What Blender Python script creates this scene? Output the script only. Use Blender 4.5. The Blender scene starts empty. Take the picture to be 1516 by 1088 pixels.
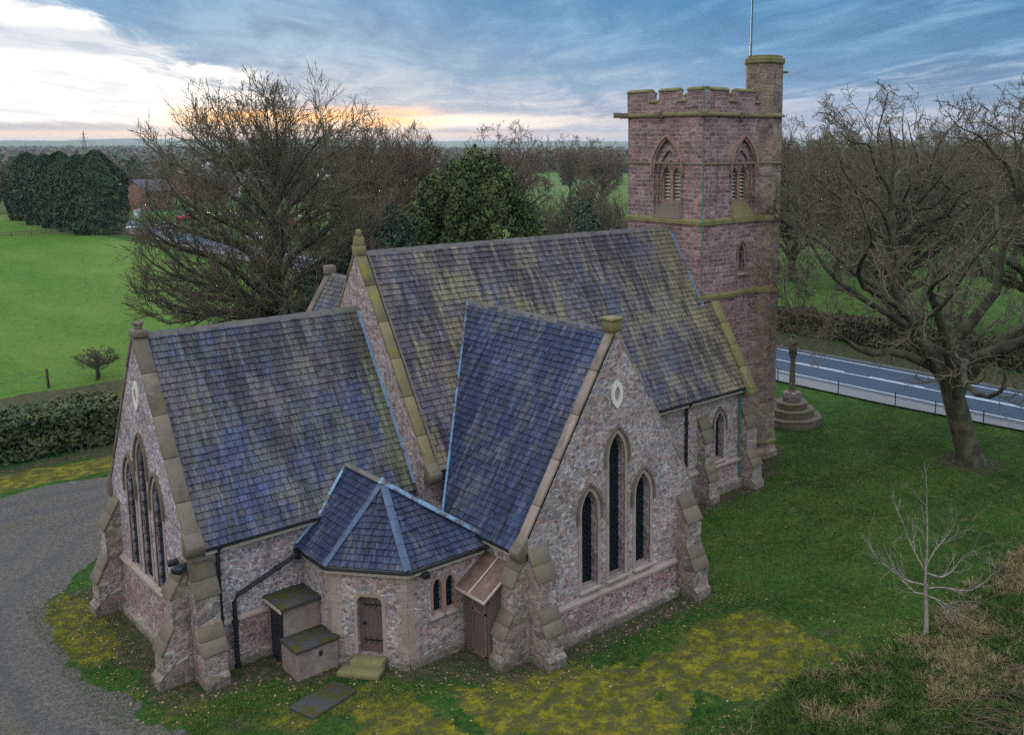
import bpy, math, random
import numpy as np
from mathutils import Vector, Matrix
from mathutils.geometry import tessellate_polygon
R = math.radians
S = bpy.context.scene
COL = S.collection
random.seed(7)

# ------------------------------------------------------------------ camera
F, PIT, YAW, EYE = 1417.5, R(8.332), R(46.255), 15.6
cam = bpy.data.cameras.new('camera'); camo = bpy.data.objects.new('camera', cam); COL.objects.link(camo)
FW = Vector((math.cos(YAW)*math.cos(PIT), math.sin(YAW)*math.cos(PIT), -math.sin(PIT)))
RT = Vector((math.sin(YAW), -math.cos(YAW), 0)); UP = RT.cross(FW)
camo.matrix_world = Matrix(((RT.x, UP.x, -FW.x, 0), (RT.y, UP.y, -FW.y, 0), (RT.z, UP.z, -FW.z, EYE), (0, 0, 0, 1)))
cam.sensor_width = 36; cam.lens = 36*F/1516
cam.shift_x = -156.7/1516; cam.shift_y = -121.1/1516
cam.clip_start = 0.5; cam.clip_end = 60000
S.camera = camo
S.view_settings.view_transform = 'Standard'; S.view_settings.look = 'None'
S.view_settings.exposure = 1.72; S.view_settings.gamma = 1
S.cycles.max_bounces = 5; S.cycles.diffuse_bounces = 3; S.cycles.glossy_bounces = 2
S.cycles.transparent_max_bounces = 4; S.cycles.volume_bounces = 0
S.cycles.use_denoising = False

# ------------------------------------------------------------------ node helper
class NT:
    def __init__(s, tree): s.t = tree; s.n = tree.nodes; s.l = tree.links
    def put(s, inp, v):
        if v is None: return
        if hasattr(v, 'links') or isinstance(v, bpy.types.NodeSocket): s.l.new(v, inp)
        else:
            if isinstance(v, (tuple, list)) and len(v) == 3 and inp.type == 'RGBA': v = (*v, 1)
            inp.default_value = v
    def math(s, op, a, b=None, c=None, clamp=False):
        n = s.n.new('ShaderNodeMath'); n.operation = op; n.use_clamp = clamp
        for i, v in enumerate((a, b, c)):
            if v is not None: s.put(n.inputs[i], v)
        return n.outputs[0]
    def vmath(s, op, a, b=None):
        n = s.n.new('ShaderNodeVectorMath'); n.operation = op
        s.put(n.inputs[0], a)
        if b is not None: s.put(n.inputs[1], b)
        return n.outputs['Value'] if op in ('DOT_PRODUCT', 'LENGTH') else n.outputs[0]
    def mix(s, f, a, b, blend='MIX'):
        n = s.n.new('ShaderNodeMix'); n.data_type = 'RGBA'; n.blend_type = blend
        s.put(n.inputs[0], f); s.put(n.inputs[6], a); s.put(n.inputs[7], b); return n.outputs[2]
    def noise(s, vec, scale, detail=4, rough=.55, dist=0, col=False):
        n = s.n.new('ShaderNodeTexNoise'); s.put(n.inputs['Vector'], vec)
        n.inputs['Scale'].default_value = scale; n.inputs['Detail'].default_value = detail
        n.inputs['Roughness'].default_value = rough; n.inputs['Distortion'].default_value = dist
        return n.outputs['Color' if col else 'Fac']
    def voro(s, vec, scale, feature='F1', rnd=1):
        n = s.n.new('ShaderNodeTexVoronoi'); n.feature = feature; s.put(n.inputs['Vector'], vec)
        n.inputs['Scale'].default_value = scale; n.inputs['Randomness'].default_value = rnd
        return n
    def ramp(s, f, stops, interp='LINEAR'):
        n = s.n.new('ShaderNodeValToRGB'); n.color_ramp.interpolation = interp; s.put(n.inputs[0], f)
        e = n.color_ramp.elements
        while len(e) < len(stops): e.new(.5)
        for k, (p, c) in enumerate(stops):
            e[k].position = p; e[k].color = (c, c, c, 1) if not isinstance(c, tuple) else (*c, 1)
        return n.outputs[0]
    def maprange(s, v, a, b, c=0., d=1., smooth=False):
        n = s.n.new('ShaderNodeMapRange'); n.clamp = True
        if smooth: n.interpolation_type = 'SMOOTHSTEP'
        s.put(n.inputs[0], v)
        for i, k in enumerate((a, b, c, d)): s.put(n.inputs[i+1], k)
        return n.outputs[0]
    def mapping(s, vec, scale=(1, 1, 1), rot=(0, 0, 0), loc=(0, 0, 0)):
        n = s.n.new('ShaderNodeMapping'); s.put(n.inputs[0], vec)
        n.inputs['Location'].default_value = loc; n.inputs['Rotation'].default_value = rot; n.inputs['Scale'].default_value = scale
        return n.outputs[0]
    def sep(s, v):
        n = s.n.new('ShaderNodeSeparateXYZ'); s.put(n.inputs[0], v); return n.outputs
    def comb(s, x, y, z):
        n = s.n.new('ShaderNodeCombineXYZ')
        for i, k in enumerate((x, y, z)): s.put(n.inputs[i], k)
        return n.outputs[0]
    def bump(s, h, strength=.5, dist=.02, normal=None):
        n = s.n.new('ShaderNodeBump'); n.inputs['Strength'].default_value = strength; n.inputs['Distance'].default_value = dist
        s.put(n.inputs['Height'], h)
        if normal is not None: s.put(n.inputs['Normal'], normal)
        return n.outputs[0]
    def uv(s): return s.n.new('ShaderNodeTexCoord').outputs['UV']
    def obj(s): return s.n.new('ShaderNodeTexCoord').outputs['Object']
    def pos(s): return s.n.new('ShaderNodeNewGeometry').outputs['Position']
    def attr(s, name='Col'):
        n = s.n.new('ShaderNodeAttribute'); n.attribute_name = name; return n.outputs['Color']

def material(name, fn, rough=.9, metal=0, spec=.3):
    m = bpy.data.materials.new(name); m.use_nodes = True; t = NT(m.node_tree)
    b = t.n['Principled BSDF']; b.inputs['Roughness'].default_value = rough; b.inputs['Metallic'].default_value = metal
    b.inputs['Specular IOR Level'].default_value = spec
    r = fn(t)
    if not isinstance(r, dict): r = {'Base Color': r}
    for k, v in r.items(): t.put(b.inputs[k], v)
    return m
def lin(r, g, b): return tuple(((c/255)/12.92 if c/255 <= .04045 else ((c/255+.055)/1.055)**2.4) for c in (r, g, b))

# ------------------------------------------------------------------ world + sun
SUN_AZ, SUN_EL = R(64.0), R(6.0)
W = bpy.data.worlds.new('World'); S.world = W; W.use_nodes = True
def build_world():
    t = NT(W.node_tree); bg = t.n['Background']
    sky = t.n.new('ShaderNodeTexSky'); sky.sky_type = 'NISHITA'; sky.sun_disc = False
    sky.sun_elevation = SUN_EL; sky.sun_rotation = R(90)-SUN_AZ; sky.air_density = 1; sky.dust_density = .6; sky.ozone_density = 2.5
    d = t.vmath('NORMALIZE', t.n.new('ShaderNodeTexCoord').outputs['Generated'])
    a = t.vmath('DOT_PRODUCT', d, (math.cos(YAW), math.sin(YAW), 0))
    b = t.vmath('DOT_PRODUCT', d, (math.sin(YAW), -math.cos(YAW), 0))
    az = t.math('ARCTAN2', b, a)                  # bearing from the church's long diagonal, positive to the north-west
    z = t.sep(d)[2]
    hz = t.math('SQRT', t.math('SUBTRACT', 1., t.math('MULTIPLY', z, z)))
    e = t.math('DIVIDE', z, t.math('MAXIMUM', hz, .02))
    ec = t.math('MAXIMUM', e, 0.)
    # flat cloud deck seen in perspective
    den = t.math('ADD', ec, .045)
    xy = t.sep(d)
    P = t.comb(t.math('DIVIDE', a, den), t.math('DIVIDE', b, den), 0.)
    lane = lambda sx, sy, off: t.comb(t.math('ADD', t.math('MULTIPLY', t.math('DIVIDE', t.math('SUBTRACT', t.math('MULTIPLY', a, .976), t.math('MULTIPLY', b, .218)), den), sx), off), t.math('MULTIPLY', t.math('DIVIDE', t.math('ADD', t.math('MULTIPLY', a, .218), t.math('MULTIPLY', b, .976)), den), sy), 0.)
    streak = t.noise(lane(.13, .5, 2.), 1.0, 7, .58, .6)
    wisps = t.noise(lane(.5, 1.3, 7.), 1.4, 8, .64, .5)
    puffs = t.noise(lane(.07, .22, 11.), 1.6, 5, .55, .4)
    n1 = t.math('ADD', t.math('MULTIPLY', streak, .5), t.math('MULTIPLY', wisps, .5))
    # deck colour: slate blue high up, paler and lilac low down
    base = t.ramp(t.math('MULTIPLY', ec, 5), [(0, lin(166, 176, 196)), (.12, lin(152, 166, 192)), (.3, lin(108, 148, 186)), (.7, lin(62, 124, 172)), (1, lin(70, 134, 184))])
    light = t.ramp(t.math('MULTIPLY', ec, 5), [(0, lin(226, 206, 205)), (.15, lin(210, 206, 216)), (.5, lin(142, 182, 210)), (1, lin(108, 164, 204))])
    dark = t.ramp(t.math('MULTIPLY', ec, 5), [(0, lin(150, 160, 180)), (.3, lin(88, 122, 158)), (1, lin(54, 100, 148))])
    c = t.mix(t.maprange(n1, .44, .66, 0, .8, True), base, light)
    c = t.mix(t.maprange(t.math('ADD', t.math('MULTIPLY', puffs, .6), t.math('MULTIPLY', wisps, .4)), .5, .36, 0, .8, True), c, dark)
    # the break in the cloud to the south-west
    edge = t.math('SUBTRACT', t.math('SUBTRACT', .128, t.math('MULTIPLY', t.math('ADD', az, .545), .42)), ec)
    edge = t.math('ADD', edge, t.math('MULTIPLY', t.math('SUBTRACT', n1, .5), .2))
    brk = t.maprange(edge, -.008, .02, 0, 1, True)
    low = t.maprange(t.math('ADD', ec, t.math('MULTIPLY', t.math('SUBTRACT', streak, .5), .02)), .016, .024, 0, 1, True)
    white = t.mix(t.maprange(wisps, .4, .6, 0, 1, True), lin(222, 224, 232), (1.2, 1.17, 1.1))
    grey = t.mix(t.maprange(streak, .4, .6, 0, 1), lin(168, 172, 182), lin(196, 195, 198))
    bank = t.math('MULTIPLY', t.maprange(t.math('ABSOLUTE', t.math('SUBTRACT', t.math('ADD', ec, t.math('MULTIPLY', streak, .022)), .105)), .008, .018, 1, 0, True), .6)
    white = t.mix(bank, white, lin(150, 166, 190))
    c = t.mix(brk, c, t.mix(low, grey, white))
    # second, thinner bright gap further right, just over the horizon
    g2 = t.math('MULTIPLY', t.maprange(t.math('ABSOLUTE', t.math('SUBTRACT', t.math('ADD', ec, t.math('MULTIPLY', t.math('SUBTRACT', streak, .5), .03)), .024)), .002, .010, 1, 0, True),
                t.math('MULTIPLY', t.maprange(az, -.5, -.38, 0, 1, True), t.maprange(az, .1, -.18, 0, 1, True)))
    c = t.mix(g2, c, lin(252, 240, 226))
    # warm strip where the sun is going down
    gl = t.math('MULTIPLY', t.maprange(t.math('ABSOLUTE', t.math('SUBTRACT', ec, .0265)), .003, .016, 1, 0, True),
                t.math('MULTIPLY', t.maprange(az, -.46, -.39, 0, 1, True), t.maprange(az, -.15, -.24, 0, 1, True)))
    gl = t.math('MULTIPLY', gl, t.maprange(wisps, .4, .55, .35, 1, True))
    c = t.mix(t.math('MULTIPLY', gl, .95), c, (1.35, .66, .22))
    peach = t.math('MULTIPLY', t.maprange(t.math('ABSOLUTE', t.math('SUBTRACT', ec, .0095)), .001, .006, 1, 0, True), t.maprange(az, .1, -.5, .1, .8))
    c = t.mix(peach, c, lin(246, 212, 186))
    # brighter overhead and behind the camera, as an overcast sky is
    behind = t.maprange(a, .2, -.6, 0, 1, True)
    up = t.maprange(e, .2, 1.0, 0, 1, True)
    g = t.math('ADD', 1., t.math('ADD', t.math('MULTIPLY', up, 2.7), t.math('MULTIPLY', behind, .7)))
    gc = t.vmath('SCALE', c); gc_node = gc.node; t.put(gc_node.inputs['Scale'], g)
    zen = t.vmath('SCALE', t.mix(t.maprange(n1, .35, .65), lin(146, 150, 156), lin(201, 205, 206))); t.put(zen.node.inputs['Scale'], g)
    tint = t.mix(t.math('MULTIPLY', t.math('MAXIMUM', up, behind), .85), gc, zen)
    blend = t.n.new('ShaderNodeMix'); blend.data_type = 'RGBA'
    sc = t.vmath('SCALE', sky.outputs[0]); sc.node.inputs['Scale'].default_value = .35
    cs = t.vmath('SCALE', tint); cs.node.inputs['Scale'].default_value = 3.6
    t.put(blend.inputs[0], .93); t.put(blend.inputs[6], sc); t.put(blend.inputs[7], cs)
    t.l.new(blend.outputs[2], bg.inputs[0]); bg.inputs[1].default_value = .10
build_world()
sl = bpy.data.lights.new('sun', 'SUN'); so = bpy.data.objects.new('sun', sl); COL.objects.link(so)
sl.energy = .5; sl.angle = R(14); sl.color = (1, .84, .66)
sd = Vector((math.cos(SUN_AZ)*math.cos(SUN_EL), math.sin(SUN_AZ)*math.cos(SUN_EL), math.sin(SUN_EL)))
so.rotation_euler = sd.to_track_quat('Z', 'Y').to_euler()

# ------------------------------------------------------------------ mesh helpers
def raw_mesh(name, verts, faces_flat, counts, mats, cols=None, uvs=None, smooth=False):
    """fast mesh: verts (n,3); flat loop indices; verts per face; optional per-face colours, per-loop uvs"""
    me = bpy.data.meshes.new(name)
    verts = np.asarray(verts, np.float32); fl = np.asarray(faces_flat, np.int32); ct = np.asarray(counts, np.int32)
    me.vertices.add(len(verts)); me.vertices.foreach_set('co', verts.ravel())
    me.loops.add(len(fl)); me.loops.foreach_set('vertex_index', fl)
    me.polygons.add(len(ct)); st = np.zeros(len(ct), np.int32); st[1:] = np.cumsum(ct)[:-1]
    me.polygons.foreach_set('loop_start', st)
    try: me.polygons.foreach_set('loop_total', ct)
    except Exception: pass
    if uvs is not None:
        u = me.uv_layers.new(name='UVMap'); u.data.foreach_set('uv', np.asarray(uvs, np.float32).ravel())
    me.update(calc_edges=True)
    if cols is not None:
        ca = me.color_attributes.new('Col', 'FLOAT_COLOR', 'CORNER'); c = np.asarray(cols, np.float32)
        if c.shape[1] == 3: c = np.hstack([c, np.ones((len(c), 1), np.float32)])
        ca.data.foreach_set('color', np.repeat(c, ct, axis=0).ravel())
    if smooth: me.polygons.foreach_set('use_smooth', np.ones(len(ct), bool))
    for m in (mats if isinstance(mats, (list, tuple)) else [mats]): me.materials.append(m)
    return me
def link(name, me, parent=None):
    o = bpy.data.objects.new(name, me); COL.objects.link(o)
    if parent is not None: o.parent = parent
    return o
def tag(o, label, cat, group=None, kind=None):
    if label: o['label'] = label
    if cat: o['category'] = cat
    if group: o['group'] = group
    if kind: o['kind'] = kind
    return o
def empty(name, loc=(0, 0, 0)):
    o = bpy.data.objects.new(name, None); COL.objects.link(o); o.location = loc; o.empty_display_size = .3; return o

class MB:
    def __init__(s): s.v = []; s.f = []; s.c = []; s.uv = []
    def each(s, n):
        """cut into n meshes of equal face count, one per repeated piece"""
        k = len(s.f)//n; out = []; v0 = 0; u0 = 0
        for i in range(n):
            m = MB(); fs = s.f[i*k:(i+1)*k]; nv = sum(len(f) for f in fs)
            m.f = [[q-v0 for q in f] for f in fs]; m.v = s.v[v0:v0+nv]; m.c = s.c[i*k:(i+1)*k]; m.uv = s.uv[v0:v0+nv]; v0 += nv; out.append(m)
        return out
    def face(s, pts, col=None, uv=None):
        k = len(s.v); s.v += [tuple(p) for p in pts]; s.f.append(list(range(k, k+len(pts))))
        s.c.append(col or (.5, .5, .5))
        if uv is None:
            n = Vector((0, 0, 0)); P = [Vector(p) for p in pts]
            for i in range(1, len(P)-1): n += (P[i]-P[0]).cross(P[i+1]-P[0])
            if n.length > 0: n.normalize()
            if abs(n.z) > .95: U, V = Vector((1, 0, 0)), Vector((0, 1, 0))
            else: U = Vector((0, 0, 1)).cross(n).normalized(); V = n.cross(U)
            uv = [(p.dot(U), p.dot(V)) for p in P]
        s.uv += uv
    def box(s, a, b, col=None, M=None):
        x0, y0, z0 = a; x1, y1, z1 = b
        P = [(x0, y0, z0), (x1, y0, z0), (x1, y1, z0), (x0, y1, z0), (x0, y0, z1), (x1, y0, z1), (x1, y1, z1), (x0, y1, z1)]
        s.hexa(P, col, M)
    def hexa(s, P, col=None, M=None):
        if M is not None: P = [M @ Vector(p) for p in P]
        for q in ((3, 2, 1, 0), (4, 5, 6, 7), (0, 1, 5, 4), (1, 2, 6, 5), (2, 3, 7, 6), (3, 0, 4, 7)): s.face([P[i] for i in q], col)
    def obox(s, A, B, w, h, col=None, upv=(0, 0, 1), drop=0):
        """bar from A to B, w wide, h tall above the axis (drop below)"""
        A = Vector(A); B = Vector(B); d = (B-A).normalized(); sd = d.cross(Vector(upv)).normalized(); u = sd.cross(d)
        P = []
        for q in (A, B):
            for (i, j) in ((-w/2, -drop), (w/2, -drop), (w/2, h), (-w/2, h)): P.append(q+sd*i+u*j)
        a = P[:4]; b = P[4:]
        s.hexa([a[0], b[0], b[1], a[1], a[3], b[3], b[2], a[2]], col)
    def prism(s, prof, ext, col=None):
        """prof: 3-D polygon; ext: extrusion vector"""
        P = [Vector(p) for p in prof]; E_ = Vector(ext); Q = [p+E_ for p in P]
        n = Vector((0, 0, 0))
        for i in range(1, len(P)-1): n += (P[i]-P[0]).cross(P[i+1]-P[0])
        if n.dot(E_) > 0: P.reverse(); Q.reverse()
        tr = tessellate_polygon([P])
        for t3 in tr:
            a = [P[i] for i in t3]; b = [Q[i] for i in t3]
            m = (a[1]-a[0]).cross(a[2]-a[0])
            if m.dot(E_) > 0: a.reverse(); b.reverse()
            s.face(a, col); s.face(list(reversed(b)), col)
        for i in range(len(P)):
            j = (i+1) % len(P); s.face([P[j], P[i], Q[i], Q[j]], col)
    def tube(s, pts, r, k=8, col=None, cap=True):
        pts = [Vector(p) for p in pts]; rs = r if isinstance(r, (list, tuple)) else [r]*len(pts); rings = []
        for i, p in enumerate(pts):
            d = (pts[min(i+1, len(pts)-1)]-pts[max(i-1, 0)]).normalized()
            a = Vector((0, 0, 1)) if abs(d.z) < .9 else Vector((1, 0, 0))
            U = d.cross(a).normalized(); V = d.cross(U)
            rings.append([p+(U*math.cos(2*math.pi*q/k)+V*math.sin(2*math.pi*q/k))*rs[i] for q in range(k)])
        for a, b in zip(rings, rings[1:]):
            for q in range(k): s.face([a[q], b[q], b[(q+1) % k], a[(q+1) % k]], col)
        if cap: s.face(rings[0], col); s.face(list(reversed(rings[-1])), col)
    def build(s, name, mat, parent=None, bevel=0, smooth=False):
        fl = [i for f in s.f for i in f]
        me = raw_mesh(name, s.v, fl, [len(f) for f in s.f], mat, s.c, s.uv, smooth)
        o = link(name, me, parent)
        if bevel:
            import bmesh
            bm = bmesh.new(); bm.from_mesh(me); bmesh.ops.remove_doubles(bm, verts=bm.verts, dist=.0005)
            bm.normal_update()
            es = [e for e in bm.edges if len(e.link_faces) == 2 and e.calc_face_angle(0) > R(30)]
            bmesh.ops.bevel(bm, geom=es, offset=bevel, segments=1, affect='EDGES', clamp_overlap=True); bm.to_mesh(me); bm.free()
        return o

def panel(mb, outer, holes, O, U, V, th, edges=False):
    """wall panel with holes; outer and holes in (u,v); outside faces U x V; thickness goes inwards"""
    O, U, V = Vector(O), Vector(U), Vector(V); N = U.cross(V).normalized()
    P3 = lambda p, d=0: O+U*p[0]+V*p[1]-N*d
    loops = [[Vector((p[0], p[1], 0)) for p in l] for l in [outer]+holes]; flat = [q for l in loops for q in l]
    for t3 in tessellate_polygon(loops):
        a = [flat[i] for i in t3]
        if (a[1]-a[0]).cross(a[2]-a[0]).z < 0: a.reverse()
        mb.face([P3(p) for p in a])
    def area(l): return sum(l[i][0]*l[(i+1) % len(l)][1]-l[(i+1) % len(l)][0]*l[i][1] for i in range(len(l)))
    for k, l in enumerate([outer]+holes):
        if k == 0 and not edges: continue
        l = list(l)
        if (area(l) < 0) == (k == 0): l.reverse()
        for i in range(len(l)):
            p, q = l[i], l[(i+1) % len(l)]
            mb.face([P3(q), P3(p), P3(p, th), P3(q, th)])
def lancet(cx, z0, zs, w, n=8, k=1.35):
    """pointed arch outline, counter-clockwise, straight jambs to zs, arcs of radius k*w"""
    h = w/2; r = k*w; top = math.acos((r-h)/r)
    pts = [(cx-h, z0), (cx+h, z0), (cx+h, zs)]
    for i in range(1, n+1): a = top*i/n; pts.append((cx+h-r+r*math.cos(a), zs+r*math.sin(a)))
    for i in range(n-1, -1, -1): a = top*i/n; pts.append((cx-h+r-r*math.cos(a), zs+r*math.sin(a)))
    return pts
def lancet_off(cx, z0, zs, w, off, n=8, k=1.35):
    h = w/2; r = k*w; R_ = r+off; top = math.acos(min(1, (r-h)/R_))
    pts = [(cx-h-off, z0), (cx+h+off, z0), (cx+h+off, zs)]
    for i in range(1, n+1): a = top*i/n; pts.append((cx+h-r+R_*math.cos(a), zs+R_*math.sin(a)))
    for i in range(n-1, -1, -1): a = top*i/n; pts.append((cx-h+r-R_*math.cos(a), zs+R_*math.sin(a)))
    return pts
def ring(mb, inner, outer, O, U, V, d0, d1, skip_bottom=True):
    """solid band between two outlines with the same point count; d0 back, d1 front (towards the outside)"""
    O, U, V = Vector(O), Vector(U), Vector(V); N = U.cross(V).normalized()
    P3 = lambda p, d: O+U*p[0]+V*p[1]+N*d
    n = len(inner); rng = range(1, n) if skip_bottom else range(n)
    for i in rng:
        j = (i+1) % n
        a, b, c, d = inner[i], inner[j], outer[j], outer[i]
        mb.face([P3(d, d1), P3(c, d1), P3(b, d1), P3(a, d1)]); mb.face([P3(d, d0), P3(c, d0), P3(c, d1), P3(d, d1)]); mb.face([P3(b, d0), P3(a, d0), P3(a, d1), P3(b, d1)])
        if skip_bottom and i == 1: mb.face([P3(a, d0), P3(d, d0), P3(d, d1), P3(a, d1)])
        if skip_bottom and i == n-1: mb.face([P3(b, d0), P3(b, d1), P3(c, d1), P3(c, d0)])

# ------------------------------------------------------------------ materials
def lichen_mix(t, c, vec, amt=.5, scale=1.2, col=lin(118, 116, 40), col2=lin(70, 74, 34)):
    n = t.noise(vec, scale, 7, .65); m = t.maprange(n, .52, .66, 0, amt, True)
    return t.mix(m, c, t.mix(t.noise(vec, 9, 3), col, col2))
def f_rubble(sx=5.6, sy=8.4, cols=None, mortar=lin(190, 184, 182), mw=.04, olive=.25, soil=True, mstr=.8):
    cols = cols or [lin(112, 84, 82), lin(156, 114, 104), lin(142, 130, 128), lin(168, 150, 140), lin(116, 112, 124), lin(172, 158, 154)]
    def f(t):
        uv = t.uv(); w = t.noise(uv, 2.4, 3, .5, 0, True)
        v = t.vmath('ADD', uv, t.vmath('SCALE', t.vmath('SUBTRACT', w, (.5, .5, .5))))
        v.node.inputs[1].links[0].from_node.inputs['Scale'].default_value = .16
        v = t.mapping(v, (sx, sy, 1))
        F1 = t.voro(v, 1, 'F1', .8); DE = t.voro(v, 1, 'DISTANCE_TO_EDGE', .8); 
        rnd = t.sep(F1.outputs['Color'])
        k = len(cols); c = t.ramp(rnd[0], [(i/k, q) for i, q in enumerate(cols)], 'CONSTANT')
        c = t.mix(.45, c, t.ramp(rnd[1], [(0, lin(118, 104, 104)), (1, lin(172, 156, 154))]))
        c = t.mix(1, c, t.ramp(t.noise(uv, 8, 3, .6), [(.36, .66), (.64, 1.32)]), 'MULTIPLY')
        fine = t.noise(uv, 26, 5, .7); c = t.mix(1, c, t.ramp(fine, [(.25, .42), (.75, 1.6)]), 'MULTIPLY')
        big = t.noise(uv, .55, 4, .6); c = t.mix(1, c, t.ramp(big, [(.3, .72), (.7, 1.2)]), 'MULTIPLY')
        mask = t.maprange(t.math('ADD', DE.outputs['Distance'], t.math('MULTIPLY', t.noise(uv, 14, 3), .05)), mw*.6+.02, mw+.06, 1, 0, True)
        patch = t.noise(uv, .8, 4); mask2 = t.math('MULTIPLY', mask, t.maprange(patch, .36, .58, .2, mstr))
        c = t.mix(mask2, c, t.mix(t.maprange(patch, .52, .6), mortar, lin(206, 206, 210)))
        c = lichen_mix(t, c, uv, olive, .8)
        dk = t.noise(t.mapping(uv, (3.5, .35, 1)), 1, 5, .6); c = t.mix(t.maprange(dk, .55, .75, 0, .45, True), c, lin(62, 58, 60))
        if soil: c = t.mix(t.maprange(t.math('ADD', t.sep(t.pos())[2], t.math('MULTIPLY', t.noise(uv, 2, 4), .8)), .3, 1.1, .6, 0), c, lin(64, 62, 44))
        h = t.math('SUBTRACT', t.math('MULTIPLY', fine, .35), t.math('MULTIPLY', mask, .6))
        h = t.math('ADD', h, t.math('MULTIPLY', rnd[2], .5))
        return {'Base Color': c, 'Normal': t.bump(h, .9, .03)}
    return f
def f_course(w=.42, h=.19, a=lin(120, 84, 84), b=lin(150, 116, 112), mortar=lin(150, 134, 132), olive=.15, streaks=.4, ms=.010, soil=False, mort_amt=.55, dark=lin(58, 48, 54)):
    def f(t):
        uv = t.uv(); wob = t.noise(uv, .9, 2, .5, 0, True)
        v = t.vmath('ADD', uv, t.vmath('SCALE', t.vmath('SUBTRACT', wob, (.5, .5, .5))))
        v.node.inputs[1].links[0].from_node.inputs['Scale'].default_value = .14
        n = t.n.new('ShaderNodeTexBrick'); t.put(n.inputs['Vector'], v)
        n.inputs['Scale'].default_value = 1; n.inputs['Brick Width'].default_value = w; n.inputs['Row Height'].default_value = h
        n.inputs['Mortar Size'].default_value = ms; n.inputs['Mortar Smooth'].default_value = .3; n.inputs['Bias'].default_value = 0
        n.inputs['Color1'].default_value = (0, 0, 0, 1); n.inputs['Color2'].default_value = (1, 1, 1, 1); n.inputs['Mortar'].default_value = (.5, .5, .5, 1)
        n.offset = .43; n.squash = .7; n.squash_frequency = 3
        r = t.sep(n.outputs['Color'])[0]
        row = t.math('FLOOR', t.math('DIVIDE', t.sep(v)[1], h)); cell = t.math('FLOOR', t.math('DIVIDE', t.sep(v)[0], w*.8))
        wn = t.n.new('ShaderNodeTexWhiteNoise'); t.put(wn.inputs['Vector'], t.comb(row, cell, 0.))
        c = t.mix(r, a, b); c = t.mix(t.math('MULTIPLY', wn.outputs[0], .4), c, dark); c = t.mix(t.maprange(t.noise(uv, 1.9, 4, .7), .5, .66, 0, .5, True), c, lin(128, 124, 124)); c = t.mix(1, c, t.ramp(t.noise(t.mapping(uv, (5, 11, 1)), 1, 3, .6), [(.36, .66), (.64, 1.34)]), 'MULTIPLY')
        fine = t.noise(uv, 22, 5, .7); c = t.mix(1, c, t.ramp(fine, [(.25, .45), (.75, 1.58)]), 'MULTIPLY')
        big = t.noise(uv, .7, 5, .6); c = t.mix(1, c, t.ramp(big, [(.3, .72), (.7, 1.22)]), 'MULTIPLY')
        m = t.math('MULTIPLY', n.outputs['Fac'], t.maprange(t.noise(uv, 1.6, 3), .35, .6, .15, mort_amt))
        c = t.mix(m, c, mortar)
        st = t.noise(t.mapping(uv, (2.2, .18, 1)), 1, 5, .6); c = t.mix(t.maprange(st, .54, .72, 0, streaks, True), c, dark)
        c = lichen_mix(t, c, uv, olive, .6)
        if soil: c = t.mix(t.maprange(t.math('ADD', t.sep(t.pos())[2], t.math('MULTIPLY', t.noise(uv, 2, 4), .6)), .2, .9, .7, 0), c, lin(60, 62, 38))
        h_ = t.math('SUBTRACT', t.math('ADD', t.math('MULTIPLY', fine, .4), t.math('MULTIPLY', wn.outputs[0], .4)), t.math('MULTIPLY', n.outputs['Fac'], .8))
        return {'Base Color': c, 'Normal': t.bump(h_, .8, .02)}
    return f
def f_stone(a, b, olive=.4, scale=3, ocol=lin(124, 122, 44), ocol2=lin(78, 80, 40)):
    def f(t):
        o = t.obj(); c = t.mix(t.noise(o, scale, 6, .65), a, b)
        fine = t.noise(o, 30, 4, .7); c = t.mix(1, c, t.ramp(fine, [(.25, .65), (.75, 1.35)]), 'MULTIPLY')
        dk = t.noise(o, 1.3, 5, .6); c = t.mix(t.maprange(dk, .52, .7, 0, .5, True), c, lin(62, 56, 56))
        c = lichen_mix(t, c, o, olive, 1.1, ocol, ocol2)
        att = t.sep(t.attr())[0]; c = t.mix(1, c, t.ramp(att, [(0, .9), (1, 1.1)]), 'MULTIPLY')
        return {'Base Color': c, 'Normal': t.bump(fine, .5, .012)}
    return f
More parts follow.
